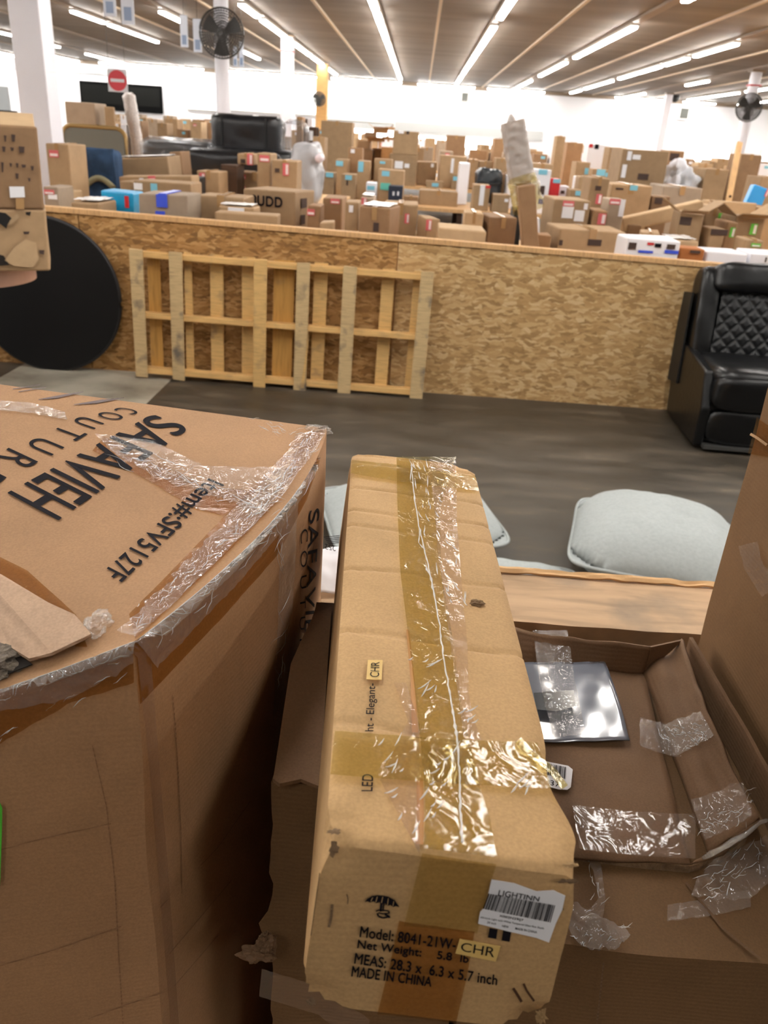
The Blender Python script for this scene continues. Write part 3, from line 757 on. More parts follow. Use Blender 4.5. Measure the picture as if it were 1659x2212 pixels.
# ------------------------------------------------------------------ long narrow carton in the middle
ftl, ftr = at(703, 1812, .3466), at(1256, 1885, .3527)
fbl, fbr = at(648, 2166, .3412), at(1172, 2228, .3474)
btl, btr = at(760, 973, 1.062), at(1022, 1004, 1.066)
bbl, bbr = btl+(fbl-ftl)*1.0, btr+(fbr-ftr)*1.0
nar = empty('narrow_carton', ((fbl+fbr)/2), 'long narrow tan carton in the centre foreground, taped along its top', 'box')
creases = [.985, .945, .80, .71, .64, .50, .33, .15]
def narf(u, v, w):
    a = (ftl*(1-u)+ftr*u)*w+(fbl*(1-u)+fbr*u)*(1-w)
    b_ = (btl*(1-u)+btr*u)*w+(bbl*(1-u)+bbr*u)*(1-w)
    p = a*(1-v)+b_*v
    # right edge dent and swollen right shoulder near the front
    if w > .5:
        p += V((-.005, 0, -.001))*math.exp(-((v-.115)/.04)**2)*max(0, u-.6)/.4
        p += V((.004, 0, -.002))*math.exp(-((v-.05)/.03)**2)*max(0, u-.6)/.4
    if w == 1:
        for i, c in enumerate(creases): p += V((0, 0, -.0022))*math.exp(-((v-c-.012*noise.noise(V((u*2, c*9, 0))))/.004)**2)
        p += V((0, 0, .0018))*noise.noise(V((u*3, v*9, 2)))*4*u*(1-u)
        e_ = min(u, 1-u)
        p += V((0, 0, -.003))*max(0, 1-e_/.03)**2
        p += V((0, 0, -.004))*max(0, 1-v/.008)**2 + V((0, 0, -.004))*max(0, 1-(1-v)/.01)**2
    # crushed corners
    for cu, cv, cw, s in ((0, 0, 1, .010), (1, 0, 1, .006), (0, 0, 0, .010), (1, 0, 0, .014), (1, 1, 1, .012), (0, 1, 1, .005)):
        d = math.sqrt(((u-cu)*.16)**2+((v-cv)*.72)**2+((w-cw)*.145)**2)
        if d < .03:
            q = (1-d/.03)
            p += V((.5-cu, .5-cv, .5-cw)).normalized()*s*q*(1+.7*noise.noise(p*160))
    return p
body = solid_from(narf, 24, 200, 20, 'carton_body', M['k_long'], nar)
ST = Surf(lambda u, v: narf(min(max(u, .0), 1), min(max(v, .0), 1), .999) + (V((0, 0, 0))))
STp = bilin(ftl, ftr, btr, btl)
SF = bilin(fbl, fbr, ftr, ftl)
SL = bilin(fbl, bbl, btl, ftl)
# top tape: olive and clear strips along the seam, cross tapes at both ends
LO = [(856, 990), (858, 1100), (864, 1240), (880, 1370), (898, 1520), (914, 1680), (918, 1765), (912, 1838)]
RO = [(985, 990), (950, 1100), (952, 1240), (978, 1390), (995, 1520), (1030, 1690), (1056, 1770), (1072, 1858)]
strip_on(STp, LO, RO, None, .0022, .0006, 12, 110, 60).build('tape_strip', M['tape_olive'], nar, smooth=True)
strip_on(STp, [(925, 996), (935, 1080), (945, 1200), (962, 1330), (975, 1420), (990, 1520), (1000, 1600)], [(984, 1000), (986, 1130), (998, 1290), (1008, 1400), (1010, 1500), (1020, 1560), (1040, 1608)], None, .0030, .0008, 8, 90, 70, 5).build('tape_strip', M['tape_clear'], nar, smooth=True)
strip_on(STp, [(760, 999), (860, 1010), (950, 1022), (1027, 1034)], [(757, 1028), (860, 1046), (950, 1056), (1033, 1066)], None, .0036, .0008, 8, 50, 70, 9).build('tape_strip', M['tape_olive'], nar, smooth=True)
strip_on(STp, [(722, 1588), (860, 1598), (1000, 1608), (1158, 1612)], [(712, 1682), (870, 1695), (1050, 1706), (1190, 1712)], None, .0036, .0008, 10, 60, 60, 13).build('tape_strip', M['tape_olive'], nar, smooth=True)
strip_on(STp, [(820, 1690), (880, 1560), (850, 1480)], [(905, 1850), (905, 1570), (876, 1480)], None, .0018, .0008, 4, 30).build('tape_strip', M['tape_clear'], nar, smooth=True)
mb = MB()
strip_on(STp, [(877, 1362), (886, 1470), (889, 1585)], [(884, 1362), (895, 1470), (903, 1585)], mb, .0012, 0, 1, 12)
strip_on(STp, [(899, 1684), (900, 1760), (897, 1826)], [(913, 1684), (915, 1760), (914, 1828)], mb, .0012, 0, 1, 12)
tag(mb.build('tape_edge', M['tape_old'], nar), 'brown edge of old tape')
# rucked seam: a thin twisted ridge of clear tape running down the middle
path = [(888, 1010), (893, 1075), (903, 1135), (912, 1180), (925, 1235), (938, 1300), (948, 1360), (955, 1420), (965, 1480), (975, 1540), (985, 1600), (990, 1680), (992, 1760), (996, 1840)]
pp = []
for i in range(len(path)-1):
    for k in range(8):
        t_ = k/8; x, y = lerp(path[i][0], path[i+1][0], t_), lerp(path[i][1], path[i+1][1], t_)
        pp.append(STp.pt(x+2.5*noise.noise(V((y*.06, 0, 0))), y, .0035+.002*abs(noise.noise(V((y*.08, 2, 0))))))
MB().tube(pp, [.0006+.0014*abs(noise.noise(V((i*.5, 5, 0)))) for i in range(len(pp))], 6).build('tape_ridge', M['crease_glint'], nar, smooth=True)
mb = MB()
rnd = random.Random(4)
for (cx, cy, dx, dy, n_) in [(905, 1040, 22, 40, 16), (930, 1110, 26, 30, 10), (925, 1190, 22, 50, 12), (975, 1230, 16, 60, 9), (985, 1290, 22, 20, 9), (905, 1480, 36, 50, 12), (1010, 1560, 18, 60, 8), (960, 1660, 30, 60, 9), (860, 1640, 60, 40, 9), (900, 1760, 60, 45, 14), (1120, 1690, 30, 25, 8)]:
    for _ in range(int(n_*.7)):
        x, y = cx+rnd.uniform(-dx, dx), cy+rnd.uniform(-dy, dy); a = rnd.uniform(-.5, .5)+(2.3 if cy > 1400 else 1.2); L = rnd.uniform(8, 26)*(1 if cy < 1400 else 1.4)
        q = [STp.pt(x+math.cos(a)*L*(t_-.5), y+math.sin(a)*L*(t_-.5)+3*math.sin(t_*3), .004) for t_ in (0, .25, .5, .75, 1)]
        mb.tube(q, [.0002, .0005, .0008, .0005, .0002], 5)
mb.build('tape_wrinkle_glints', M['crease_glint'], nar, smooth=True)  # wrinkles coloured white to imitate glints on the tape
# front end: tape, label, stickers, printing
strip_on(SF, [(912, 1838), (895, 1905), (872, 1995)], [(1072, 1862), (1050, 1930), (1030, 2010)], None, .0016, .0010, 10, 24, 60, 3).build('tape_strip', M['tape_pale'], nar, smooth=True)
strip_on(SF, [(862, 1985), (842, 2080), (815, 2186)], [(1025, 2008), (1010, 2095), (985, 2205)], None, .0013, .0008, 8, 20, 50, 6).build('tape_strip', M['tape_brown'], nar, smooth=True)
c5 = lambda L: [(640+x/2.5136, 1500+y/2.5136) for x, y in L]
lab = poly_on(SF, c5([(1058, 988), (1180, 1008), (1300, 1052), (1392, 1046), (1456, 1076), (1440, 1150), (1405, 1225), (1368, 1328), (1300, 1303), (1150, 1268), (985, 1226), (995, 1165), (1025, 1130)]), None, .0022, .0004)
lab = tag(lab.build('barcode_label', M['label_white'], nar), 'white barcode label')
mb = MB()
for s_, q in (('LIGHTINN', [(1098, 1038), (1318, 1076), (1091, 1070), (1311, 1101)]), ('X002N39IJ7', [(1100, 1172), (1230, 1196), (1097, 1187), (1227, 1212)]),
              ('athroom Light with White Tempered Glass Box Shade', [(998, 1180), (1342, 1242), (995, 1193), (1338, 1254)]), ('24 inch', [(1034, 1207), (1082, 1216), (1032, 1219), (1080, 1228)]),
              ('NEW', [(1115, 1227), (1150, 1234), (1113, 1239), (1148, 1246)]), ('MADE IN CHINA', [(1186, 1240), (1304, 1262), (1184, 1253), (1301, 1274)])):
    q = c5(q); printed(s_, SF, q[0], q[1], q[2], q[3], mb, .0032, .008)
rnd = random.Random(11); t_ = 0
while t_ < 1:
    w_ = rnd.choice((.006, .006, .012, .018)); t1 = min(1, t_+w_)
    q = c5([(lerp(1040, 1400, t_), lerp(1058, 1122, t_)), (lerp(1040, 1400, t1), lerp(1058, 1122, t1)), (lerp(1010, 1374, t1), lerp(1140, 1215, t1)), (lerp(1010, 1374, t_), lerp(1140, 1215, t_))])
    mb.add([SF.pt(x, y, .0032) for x, y in q], [(0, 1, 2, 3)]); t_ = t1+rnd.choice((.006, .008, .014))
mb.build('barcode_print', M['ink'], lab)
st = poly_on(SF, c5([(886, 1308), (1106, 1348), (1080, 1430), (862, 1386)]), None, .0024, .0004).build('sticker', M['sticker_yellow'], nar)
q = c5([(896, 1322), (1080, 1352), (890, 1368), (1070, 1404)]); printed('CHR', SF, *q, None, .0032, .0).build('sticker_print', M['ink'], st)
mb = MB()
for s_, q in (('Model: 8041-21W-', [(350, 1243), (866, 1314), (343, 1300), (860, 1370)]), ('Net Weight:    5.8  lb', [(336, 1316), (934, 1400), (328, 1374), (928, 1454)]),
              ('MEAS: 28.3 x  6.3 x 5.7 inch', [(321, 1388), (1089, 1508), (313, 1444), (1084, 1562)]), ('MADE IN CHINA', [(305, 1458), (736, 1519), (298, 1514), (729, 1570)])):
    q = c5(q); printed(s_, SF, *q, mb, .0020, 0, 1.04, heavy=1.3)
for q in ([(1048, 1256), (1092, 1264), (1084, 1316), (1038, 1308)], [(1122, 1266), (1166, 1274), (1156, 1332), (1112, 1324)]):
    mb.add([SF.pt(x, y, .0016) for x, y in c5(q)], [(0, 1, 2, 3)])
# umbrella pictogram (keep dry)
can = [(372, 1117), (385, 1097), (410, 1083), (440, 1078), (468, 1080), (500, 1086), (535, 1106), (560, 1143), (540, 1138), (525, 1143), (512, 1132), (495, 1136), (482, 1122), (465, 1126), (452, 1116), (435, 1122), (420, 1112), (400, 1118), (385, 1112)]
mb.add([SF.pt(x, y, .0016) for x, y in c5(can)], [tuple(range(len(can)))])
stroke(SF, c5([(462, 1122), (458, 1170)]), 5, mb); stroke(SF, c5([(476, 1122), (470, 1168)]), 3, mb)
stroke(SF, c5([(432, 1168), (452, 1160), (500, 1166), (506, 1178), (470, 1182), (446, 1176)]), 3, mb)
stroke(SF, c5([(440, 1178), (446, 1195), (470, 1204), (500, 1198)]), 4, mb); stroke(SF, c5([(480, 1186), (500, 1192), (508, 1204)]), 4, mb)
mb.build('printed_text', M['ink'], nar)
mb = MB()
for k, (x0, y0, x1, y1) in enumerate([(470, 1080, 462, 1122), (440, 1080, 432, 1118), (500, 1088, 495, 1134), (415, 1084, 405, 1114), (530, 1104, 524, 1140)]): stroke(SF, c5([(x0, y0+4), (x1, y1-4)]), 1.4, mb, .0020)
mb.build('pictogram_ribs', M['k_long'], nar)
mb = MB(); stroke(SF, c5([(1176, 1585), (1195, 1615), (1222, 1660)]), 6, mb); stroke(SF, c5([(1232, 1560), (1250, 1600), (1290, 1656)]), 5, mb)
mb.build('staple', plain('rusty_staple', '#4a2c18', .6), nar)
for pts, w_ in (([(196, 1130), (190, 1200), (178, 1255)], 6), ([(275, 1075), (282, 1105), (278, 1130)], 2.5), ([(1430, 1140), (1448, 1160)], 4), ([(128, 960), (80, 1300)], 2)):
    stroke(SF, c5(pts), w_, MB()).build('tear_mark', M['scuff'], nar)
# top printing
mb = MB()
printed('LED', STp, (779, 1717), (781, 1679), (803, 1717), (805, 1681), mb, .003, .01)
printed('ht - Elegant-', STp, (787, 1587), (793, 1482), (811, 1587), (815, 1484), mb, .003, .008)
mb.build('printed_text', M['ink'], nar)
st = poly_on(STp, [(790, 1476), (793, 1434), (825, 1434), (823, 1477)], None, .0034, .0004).build('sticker', M['sticker_yellow'], nar)
printed('CHR', STp, (797, 1472), (800, 1439), (817, 1473), (818, 1440), None, .0045).build('sticker_print', M['ink'], st)
# torn bits on the top
u_, v_ = ftl.lerp(ftr, .03)+V((0, .006, -.006)), ftr+V((-.008, .012, -.006))
def ragged(surf, cx, cy, rx, ry, seed, name, mat, parent, eps=.0016):
    r_ = random.Random(seed); pts = []
    for k in range(22):
        a = 2*math.pi*k/22; q = r_.uniform(.45, 1.0); pts.append((cx+rx*q*math.cos(a), cy+ry*q*math.sin(a)))
    mb = MB(); c_ = surf.pt(cx, cy, eps+.0008); mb.add([c_]+[surf.pt(x, y, eps) for x, y in pts], [(0, 1+k, 1+(k+1) % 22) for k in range(22)])
    return mb.build(name, mat, parent)
ragged(STp, 722, 1800, 20, 9, 3, 'crushed_corner', M['scuff'], nar, .0012)
ragged(SF, 722, 1830, 17, 20, 4, 'crushed_corner', M['scuff'], nar)
ragged(SF, 1225, 1898, 30, 7, 5, 'crushed_corner', M['scuff'], nar)
ragged(STp, 1232, 1872, 20, 8, 6, 'crushed_corner', M['scuff_light'], nar, .0012)
ragged(SF, 672, 2160, 16, 12, 7, 'crushed_corner', M['scuff'], nar)
ragged(SF, 1168, 2190, 18, 26, 8, 'crushed_corner', M['scuff_light'], nar)
crumple(STp.pt(1030, 1306, .002), .0045, M['scuff'], 'torn_speck', nar, 5, V((1.5, 1, .6)))
fl = MB(); stroke(STp, [(1116, 1612), (1140, 1640), (1190, 1680), (1215, 1715)], 15, fl, .006); fl.build('tape_flap', M['tape_olive'], nar, solid=.0008)

# ------------------------------------------------------------------ big carton on the left
P4, P1 = atz(290, 1385, 1.53), atz(705, 925, 1.525)
P6, P5 = atz(-300, 790, 1.578), atz(-300, 1568, 1.468)
PM = atz(606, 1083, 1.528)
base_m = P4.lerp(P1, .5); 
ZB = .60
def safS(u, v, w):
    top = (P5*(1-u)+P4*u)*(1-v)+(P6*(1-u)+P1*u)*v
    s_ = u**6*math.sin(math.pi*min(1, max(0, v)))**.8 if 0 <= v <= 1 else 0
    top = top + V((.030, 0, 0))*s_
    # near edge sag and far edge crown as in the photo
    if 0 < v < 1 or True: top = top + V((0, 0, -.006))*max(0, 1-v*6)*math.sin(math.pi*min(1, max(0, u)))
    p = top.copy()
    if w < 1:
        h = (1-w)
        z = top.z*w + ZB*h
        bl = math.sin(math.pi*h)**.8
        p = V((top.x + u**6*.004*bl*math.sin(math.pi*min(1, max(0, v))) - .0*h, top.y-.012*bl*(1-v)**6, z))
        p.x += .004*noise.noise(V((v*4, h*6, 7)))*u**6*min(1, h*8)
    return p
saf = empty('large_carton', (P4.x-.2, P4.y+.2, ZB), 'large tan carton at the left with big dark printing upside down on its top', 'box')
solid_from(safS, 40, 60, 40, 'carton_body', M['k_saf'], saf)
SS = Surf(lambda u, v: safS(min(1.2, max(-.6, u)), v, 1))
SR = Surf(lambda a, b: safS(1, a, 1-b))
SFr = Surf(lambda a, b: safS(a, 0, 1-b))
mb = MB()
printed('SAFAVIEH', SS, (408, 927), (127, 1126), (328, 897), (15, 1066), mb, .0012, 0, 1.0, heavy=2.2)
# COUTURE, spread letters
for ch, c_, up, rd in (('C', (274, 889), (44, 11), (-18, 7)), ('O', (239, 900), (46, 13), (-26, 9)), ('U', (190, 914), (50, 17), (-22, 12)), ('T', (150, 937), (54, 20), (-26, 15)), ('U', (97, 965), (58, 24), (-28, 18)), ('R', (36, 994), (64, 30), (-30, 20)), ('E', (-34, 1028), (68, 34), (-30, 24))):
    q = [(c_[0]+a*up[0]/2+b_*rd[0]/2, c_[1]+a*up[1]/2+b_*rd[1]/2) for a, b_ in ((1, -1), (1, 1), (-1, -1), (-1, 1))]
    printed(ch, SS, *q, mb, .0012)
printed('Item#:SFV5127F', SS, (484, 1050), (263, 1260), (446, 1034), (217, 1236), mb, .0012, 0, 1.02, heavy=1.2)
mb.build('printed_text', M['ink'], saf)
mb = MB()
rnd = random.Random(2)
for k in range(5):
    o_ = k*7
    stroke(SS, [(268-o_*1.6, 861+o_*.15), (205-o_*1.6, 873+o_*.1)], 1.6, mb)
    stroke(SS, [(180-o_*1.3, 848+o_*.2), (120-o_*1.3, 862+o_*.1)], 1.6, mb)
stroke(SS, [(100, 838), (40, 848)], 1.6, mb); stroke(SS, [(86, 833), (28, 842)], 1.6, mb)
mb.build('printed_lines', M['ink_grey'], saf)
mb = MB()
printed('SAFAVIEH', SR, (689, 1096), (672, 1420), (666, 1104), (655, 1420), mb, .0012, 0)
printed('COUTURE', SR, (664, 1140), (654, 1440), (648, 1146), (645, 1440), mb, .0012, -.01, 1.5)
mb.build('printed_text', M['ink'], saf)
# tape bands along the edges
strip_on(SS, [(660, 935), (560, 1040), (440, 1165), (280, 1330)], [(702, 930), (603, 1083), (478, 1210), (294, 1384)], None, .0014, .0012, 8, 50, 50).build('tape_strip', M['tape_brown'], saf, smooth=True)
strip_on(SS, [(640, 945), (600, 1010), (520, 1095), (420, 1200), (330, 1300), (255, 1370)], [(706, 928), (690, 965), (604, 1084), (480, 1208), (388, 1300), (296, 1384)], None, .003, .003, 14, 90, 55, 3, 16).build('plastic_wrap', M['film'], saf, smooth=True)
strip_on(SS, [(250, 985), (350, 1040), (470, 1075), (560, 1120)], [(205, 940), (330, 955), (440, 1010), (640, 1015)], None, .002, .0015, 14, 60, 60, 7, 10).build('plastic_wrap', M['film'], saf, smooth=True)
strip_on(SS, [(200, 975), (330, 1045), (420, 1100), (480, 1115)], [(225, 945), (360, 1010), (450, 1055), (560, 1060)], None, .001, .0006, 4, 30).build('tape_strip', M['tape_brown'], saf, smooth=True)
strip_on(SS, [(-20, 868), (60, 872), (140, 893)], [(-20, 890), (60, 895), (146, 910)], None, .002, .002, 5, 30, 70, 2).build('tape_strip', M['film_milky'], saf, smooth=True)
strip_on(SS, [(0, 1205), (60, 1235), (165, 1330), (190, 1400)], [(-10, 1250), (60, 1290), (120, 1340), (165, 1400)], None, .0012, .0006, 5, 30, 40, 4).build('tape_strip', M['tape_brown'], saf, smooth=True)
strip_on(SR, [(290, 1385), (480, 1210), (604, 1086), (690, 965), (704, 930)], [(300, 1520), (480, 1330), (596, 1200), (660, 1080), (700, 960)], None, .0012, .0010, 12, 60, 30).build('tape_strip', M['tape_brown'], saf, smooth=True)
strip_on(SR, [(292, 1386), (480, 1210), (604, 1086), (690, 965), (704, 930)], [(330, 1440), (500, 1265), (598, 1150), (672, 1030), (702, 950)], None, .003, .003, 14, 90, 60, 9, 14).build('plastic_wrap', M['film'], saf, smooth=True)
strip_on(SR, [(596, 1095), (600, 1200), (594, 1380), (585, 1560)], [(640, 1060), (634, 1200), (624, 1380), (606, 1500)], None, .002, .002, 6, 50, 50, 15).build('plastic_wrap', M['film'], saf, smooth=True)
strip_on(SFr, [(-200, 1540), (0, 1475), (150, 1430), (288, 1388)], [(-200, 1660), (0, 1602), (150, 1515), (290, 1470)], None, .002, .003, 12, 70, 45, 5).build('tape_strip', M['tape_brown'], saf, smooth=True)
strip_on(SFr, [(-200, 1535), (0, 1468), (150, 1425), (288, 1384)], [(-200, 1580), (0, 1530), (160, 1500), (290, 1425)], None, .004, .004, 14, 80, 55, 21, 16).build('plastic_wrap', M['film'], saf, smooth=True)
def crease_glints_along(surf, path, wid, n_, seed, parent, name='wrap_crease_glints', Lr=(10, 42), eps=.005, rmax=.00055):
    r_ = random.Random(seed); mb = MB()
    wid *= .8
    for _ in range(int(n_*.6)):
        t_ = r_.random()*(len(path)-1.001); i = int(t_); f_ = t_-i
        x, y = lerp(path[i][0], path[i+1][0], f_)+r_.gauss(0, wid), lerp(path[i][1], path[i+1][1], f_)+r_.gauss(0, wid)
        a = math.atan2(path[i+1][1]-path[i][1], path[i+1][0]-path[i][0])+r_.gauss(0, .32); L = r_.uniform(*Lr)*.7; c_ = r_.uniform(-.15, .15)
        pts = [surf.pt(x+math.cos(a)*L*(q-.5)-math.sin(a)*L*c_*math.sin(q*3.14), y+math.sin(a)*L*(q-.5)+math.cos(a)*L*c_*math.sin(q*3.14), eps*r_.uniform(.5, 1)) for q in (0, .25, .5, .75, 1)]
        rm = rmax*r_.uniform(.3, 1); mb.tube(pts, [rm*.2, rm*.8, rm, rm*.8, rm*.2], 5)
    return mb.build(name, M['crease_glint'], parent, smooth=True)  # white tubes paint the bright streaks of the crumpled wrap
EDGE = [(296, 1380), (388, 1295), (480, 1205), (560, 1120), (610, 1065), (660, 1000), (700, 935)]
strip_on(SFr, [(-200, 1536), (0, 1470), (150, 1426), (288, 1385)], [(-200, 1560), (0, 1500), (150, 1452), (290, 1402)], None, .006, .003, 10, 80, 60, 33, 8).build('plastic_wrap', M['film_milky'], saf, smooth=True)
strip_on(SR, [(292, 1386), (480, 1210), (604, 1086), (690, 965)], [(300, 1408), (490, 1236), (602, 1112), (684, 990)], None, .006, .003, 10, 80, 60, 35, 8).build('plastic_wrap', M['film_milky'], saf, smooth=True)
crease_glints_along(SS, [(285, 1365), (380, 1280), (470, 1190), (545, 1115), (590, 1075), (640, 1010), (680, 950)], 12, 130, 1, saf)
crease_glints_along(SS, [(220, 975), (330, 1010), (430, 1050), (540, 1085), (600, 1075)], 16, 60, 2, saf, Lr=(20, 90))
crease_glints_along(SR, [(300, 1400), (400, 1310), (490, 1220), (600, 1110), (680, 990)], 16, 90, 3, saf, Lr=(20, 90))
crease_glints_along(SR, [(600, 1130), (605, 1300), (600, 1480)], 6, 26, 4, saf, Lr=(30, 90))
crease_glints_along(SFr, [(-10, 1490), (90, 1465), (180, 1430), (280, 1400)], 10, 80, 5, saf, Lr=(20, 80))
crease_glints_along(SFr, [(-10, 1600), (90, 1545), (180, 1490), (280, 1440)], 10, 16, 6, saf, Lr=(30, 70))
crease_glints_along(SS, [(540, 920), (620, 935), (690, 925)], 6, 30, 7, saf, Lr=(10, 40))
# tall tape down the near corner and darker lines painting the shade of creases in the sides
strip_on(SR, [(292, 1400), (318, 1640), (340, 1900), (366, 2212)], [(320, 1380), (340, 1640), (362, 1900), (384, 2212)], None, .0014, .0004, 4, 40).build('tape_strip', M['tape_clear'], saf, smooth=True)
mb = MB()
for pts in ([(372, 1500), (380, 1600), (386, 1700), (390, 1800), (392, 1930)], [(345, 1960), (470, 1830), (540, 1730)], [(365, 2060), (500, 1900)], [(375, 2130), (470, 2020)]): stroke(SR, pts, 2.2, mb, .0006)
for pts in ([(200, 1610), (230, 1740), (248, 1900), (256, 2050), (266, 2212)], [(0, 1835), (100, 1808), (240, 1778)], [(0, 2085), (120, 2050), (262, 2000)], [(190, 2200), (300, 2160), (360, 2140)]): stroke(SFr, pts, 2.6, mb, .0006)
mb.build('crease', kraft('kraft_crease_shade', '#967253'), saf)
# torn near-left flap with the grey stuffing showing below it
fl = poly_on(SS, [(-60, 1225), (10, 1258), (110, 1318), (168, 1345), (205, 1388), (120, 1428), (72, 1440), (30, 1414), (-60, 1372)], None, .006, .003)
tag(fl.build('torn_flap', M['k_inside'], saf), 'lifted inner flap with bare flutes')
gp = poly_on(SS, [(-80, 1372), (20, 1405), (74, 1441), (30, 1458), (-80, 1500)], None, .0025, .001).build('opening_shade', M['hole_shade'], saf)  # dark sheet on the top stands for the shade inside the hole
mb = MB(); crumple(SS.pt(-4, 1432, .006), .022, plain('stuffing', '#6f6559', .95, vary=.3, scale=200, bump=.6), 'stuffing', saf, 2, V((1, 1, .35)), 4)
crumple(SS.pt(214, 1356, .004), .013, M['film_milky'], 'plastic_wrap', saf, 9, V((.8, 1.3, .5)), 4)
crumple(P1+V((-.012, -.012, .0)), .013, M['film_milky'], 'plastic_wrap', saf, 14, V((1.4, .8, .5)), 4)
crumple(P1+V((-.006, -.004, -.004)), .006, M['scuff'], 'crushed_corner', saf, 4)
gs = poly_on(SFr, [(-40, 1726), (2, 1728), (7, 1740), (6, 1800), (2, 1905), (-40, 1905)], None, .003, .0005).build('sticker', plain('sticker_green', '#56c23a', .5), saf)

# ------------------------------------------------------------------ crushed carton under the narrow one
gx0, gx1, gy0, gy1, gz = -.092, .100, .552, .865, 1.362
gc = empty('crushed_carton', (.0, .8, .60), 'brown crushed carton under the long narrow one, its left edge ragged', 'box')
def gf(u, v, w):
    p = V((lerp(gx0, gx1, u), lerp(gy0, gy1, v), lerp(.60, gz, w)))
    k = .005*noise.noise(p*14)+.003*noise.noise(p*40)
    e_ = 1 if u in (0, 1) or v == 0 else .3
    p += V((k*e_, k*(1 if v == 0 else .3), -abs(k)*.5 if w == 1 else 0))
    if v == 0 and u < .5: p.x += -.014*math.exp(-((p.z-1.17)/.02)**2)*(1-2*u)
    return p
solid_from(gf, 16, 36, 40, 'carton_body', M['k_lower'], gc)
fz = [atz(628, 1440, gz+.004), atz(590, 1690, gz+.004), atz(604, 1700, gz+.004), atz(650, 1690, gz+.004), atz(690, 1706, gz+.004), atz(700, 1560, gz+.004), atz(716, 1316, gz+.004), atz(680, 1330, gz+.004), atz(655, 1380, gz+.004)]
MB().prism(fz, V((0, 0, .004))).build('loose_flap', M['k_tray'], gc)
GF = bilin(V((gx0, gy0-.006, .6)), V((gx1, gy0-.006, .6)), V((gx1, gy0-.006, gz)), V((gx0, gy0-.006, gz)))
strip_on(GF, [(566, 2090), (700, 2130), (800, 2200)], [(560, 2150), (690, 2190), (780, 2260)], None, .001, .002, 6, 30).build('tape_strip', M['tape_clear'], gc, smooth=True)
crumple(atz(556, 2060, 1.16)+V((.0, .0, 0)), .012, M['k_tray'], 'torn_tab', gc, 6, V((1.4, .5, .8)), 4)
crumple(atz(575, 2040, 1.17), .012, M['k_tray'], 'torn_tab', gc, 19, V((.8, .5, 1.4)), 4)

# ------------------------------------------------------------------ lower right carton, the flattened tray carton on it, and the tall one
kx0, kx1, ky0, ky1, kz = .106, .98, .530, 1.05, 1.20
kc = empty('lower_carton', (.5, .8, .60), 'brown carton at the lower right carrying the flattened open carton', 'box')
def kf(u, v, w):
    p = V((lerp(kx0, kx1, u), lerp(ky0, ky1, v), lerp(.60, kz, w)))
    if v == 0 or (w == 1 and v < .4):
        f_ = 1-v/.4
        p.y += .012*max(0, (.235-p.x)/.13)*f_      # folded crease left of centre
        p.z += -.004*math.sin(p.x*18)*f_*(1 if w == 1 else w)
    p += V((0, .004, .003))*noise.noise(p*9)*(1 if v < .5 else 0)
    return p
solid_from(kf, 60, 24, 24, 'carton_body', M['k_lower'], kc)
KT = Surf(lambda u, v: V((lerp(kx0, kx1, u), lerp(ky0, ky1, v), kz+.001)))
KF = Surf(lambda u, v: V((lerp(kx0, kx1, u), ky0-.004, lerp(.6, kz, v))))
mb = MB(); stroke(KT, [(1480, 1910), (1560, 2010), (1640, 2075)], 5, mb, .003); mb.build('crease', kraft('kraft_crease_shade3', '#6f563f'), kc); mb = MB(); stroke(KF, [(1303, 2075), (1296, 2140), (1288, 2212)], 4, mb, .002)
mb.build('crease', kraft('kraft_crease_shade2', '#6f563f'), kc)
strip_on(KT, [(1500, 1915), (1540, 1870), (1600, 1840), (1650, 1820)], [(1490, 1945), (1560, 1960), (1620, 1950), (1680, 1900)], None, .006, .012, 14, 40, 40, 3).build('plastic_wrap', M['film'], kc, smooth=True)
strip_on(KT, [(1216, 1995), (1240, 2040), (1275, 2062), (1330, 2058)], [(1236, 1960), (1290, 1985), (1340, 2010), (1362, 2026)], None, .004, .012, 14, 40, 60, 12).build('plastic_wrap', M['film_milky'], kc, smooth=True)
strip_on(KT, [(1262, 1850), (1282, 1900), (1290, 1950), (1246, 2000)], [(1290, 1845), (1300, 1900), (1305, 1960), (1300, 1990)], None, .004, .008, 8, 40, 60, 25).build('plastic_wrap', M['film'], kc, smooth=True)
strip_on(KT, [(1440, 1995), (1520, 1985), (1620, 1965)], [(1440, 1960), (1520, 1945), (1620, 1925)], None, .002, .004, 8, 40, 60, 31).build('plastic_wrap', M['film'], kc, smooth=True)

tr = empty('flattened_carton', (.28, .82, kz), 'flattened open brown carton with a raised folded rim, right of the narrow one', 'box')
z0, z1 = 1.212, 1.252
inner = [V((.112, .962, z0)), atz(1200, 1443, z0), atz(1390, 1456, z0), atz(1440, 1590, z0), atz(1480, 1700, z0), atz(1532, 1848, z0)]
outer = [V((.112, 1.036, z1)), atz(1200, 1374, z1), atz(1405, 1397, z1), atz(1474, 1382, z1)]
front = [V((.112, .625, z0)), atz(1252, 1842, z0), atz(1380, 1858, z0), atz(1490, 1868, z0)]
rout = [atz(1474, 1382, z1), atz(1528, 1540, z1), atz(1580, 1650, z1), atz(1638, 1772, z1-.008), atz(1612, 1806, z0+.008), atz(1560, 1846, z0)]
def wob(p, s_=.004): return p+V((0, 0, s_*noise.noise(p*25)))
mb = MB()
mb.grid(lambda a, b: wob(lerp(lerp(front[0], front[3], a), lerp(inner[0], inner[2], a), b)), 30, 30)
def pl3(P, t):
    k = t*(len(P)-1); i = min(int(k), len(P)-2); return lerp(P[i], P[i+1], k-i)
mb.grid(lambda a, b: wob(lerp(pl3(inner[:3], a), pl3(outer[:3], a), b), .005), 30, 8)
ri = [inner[2], inner[3], inner[4], inner[5], front[3]]
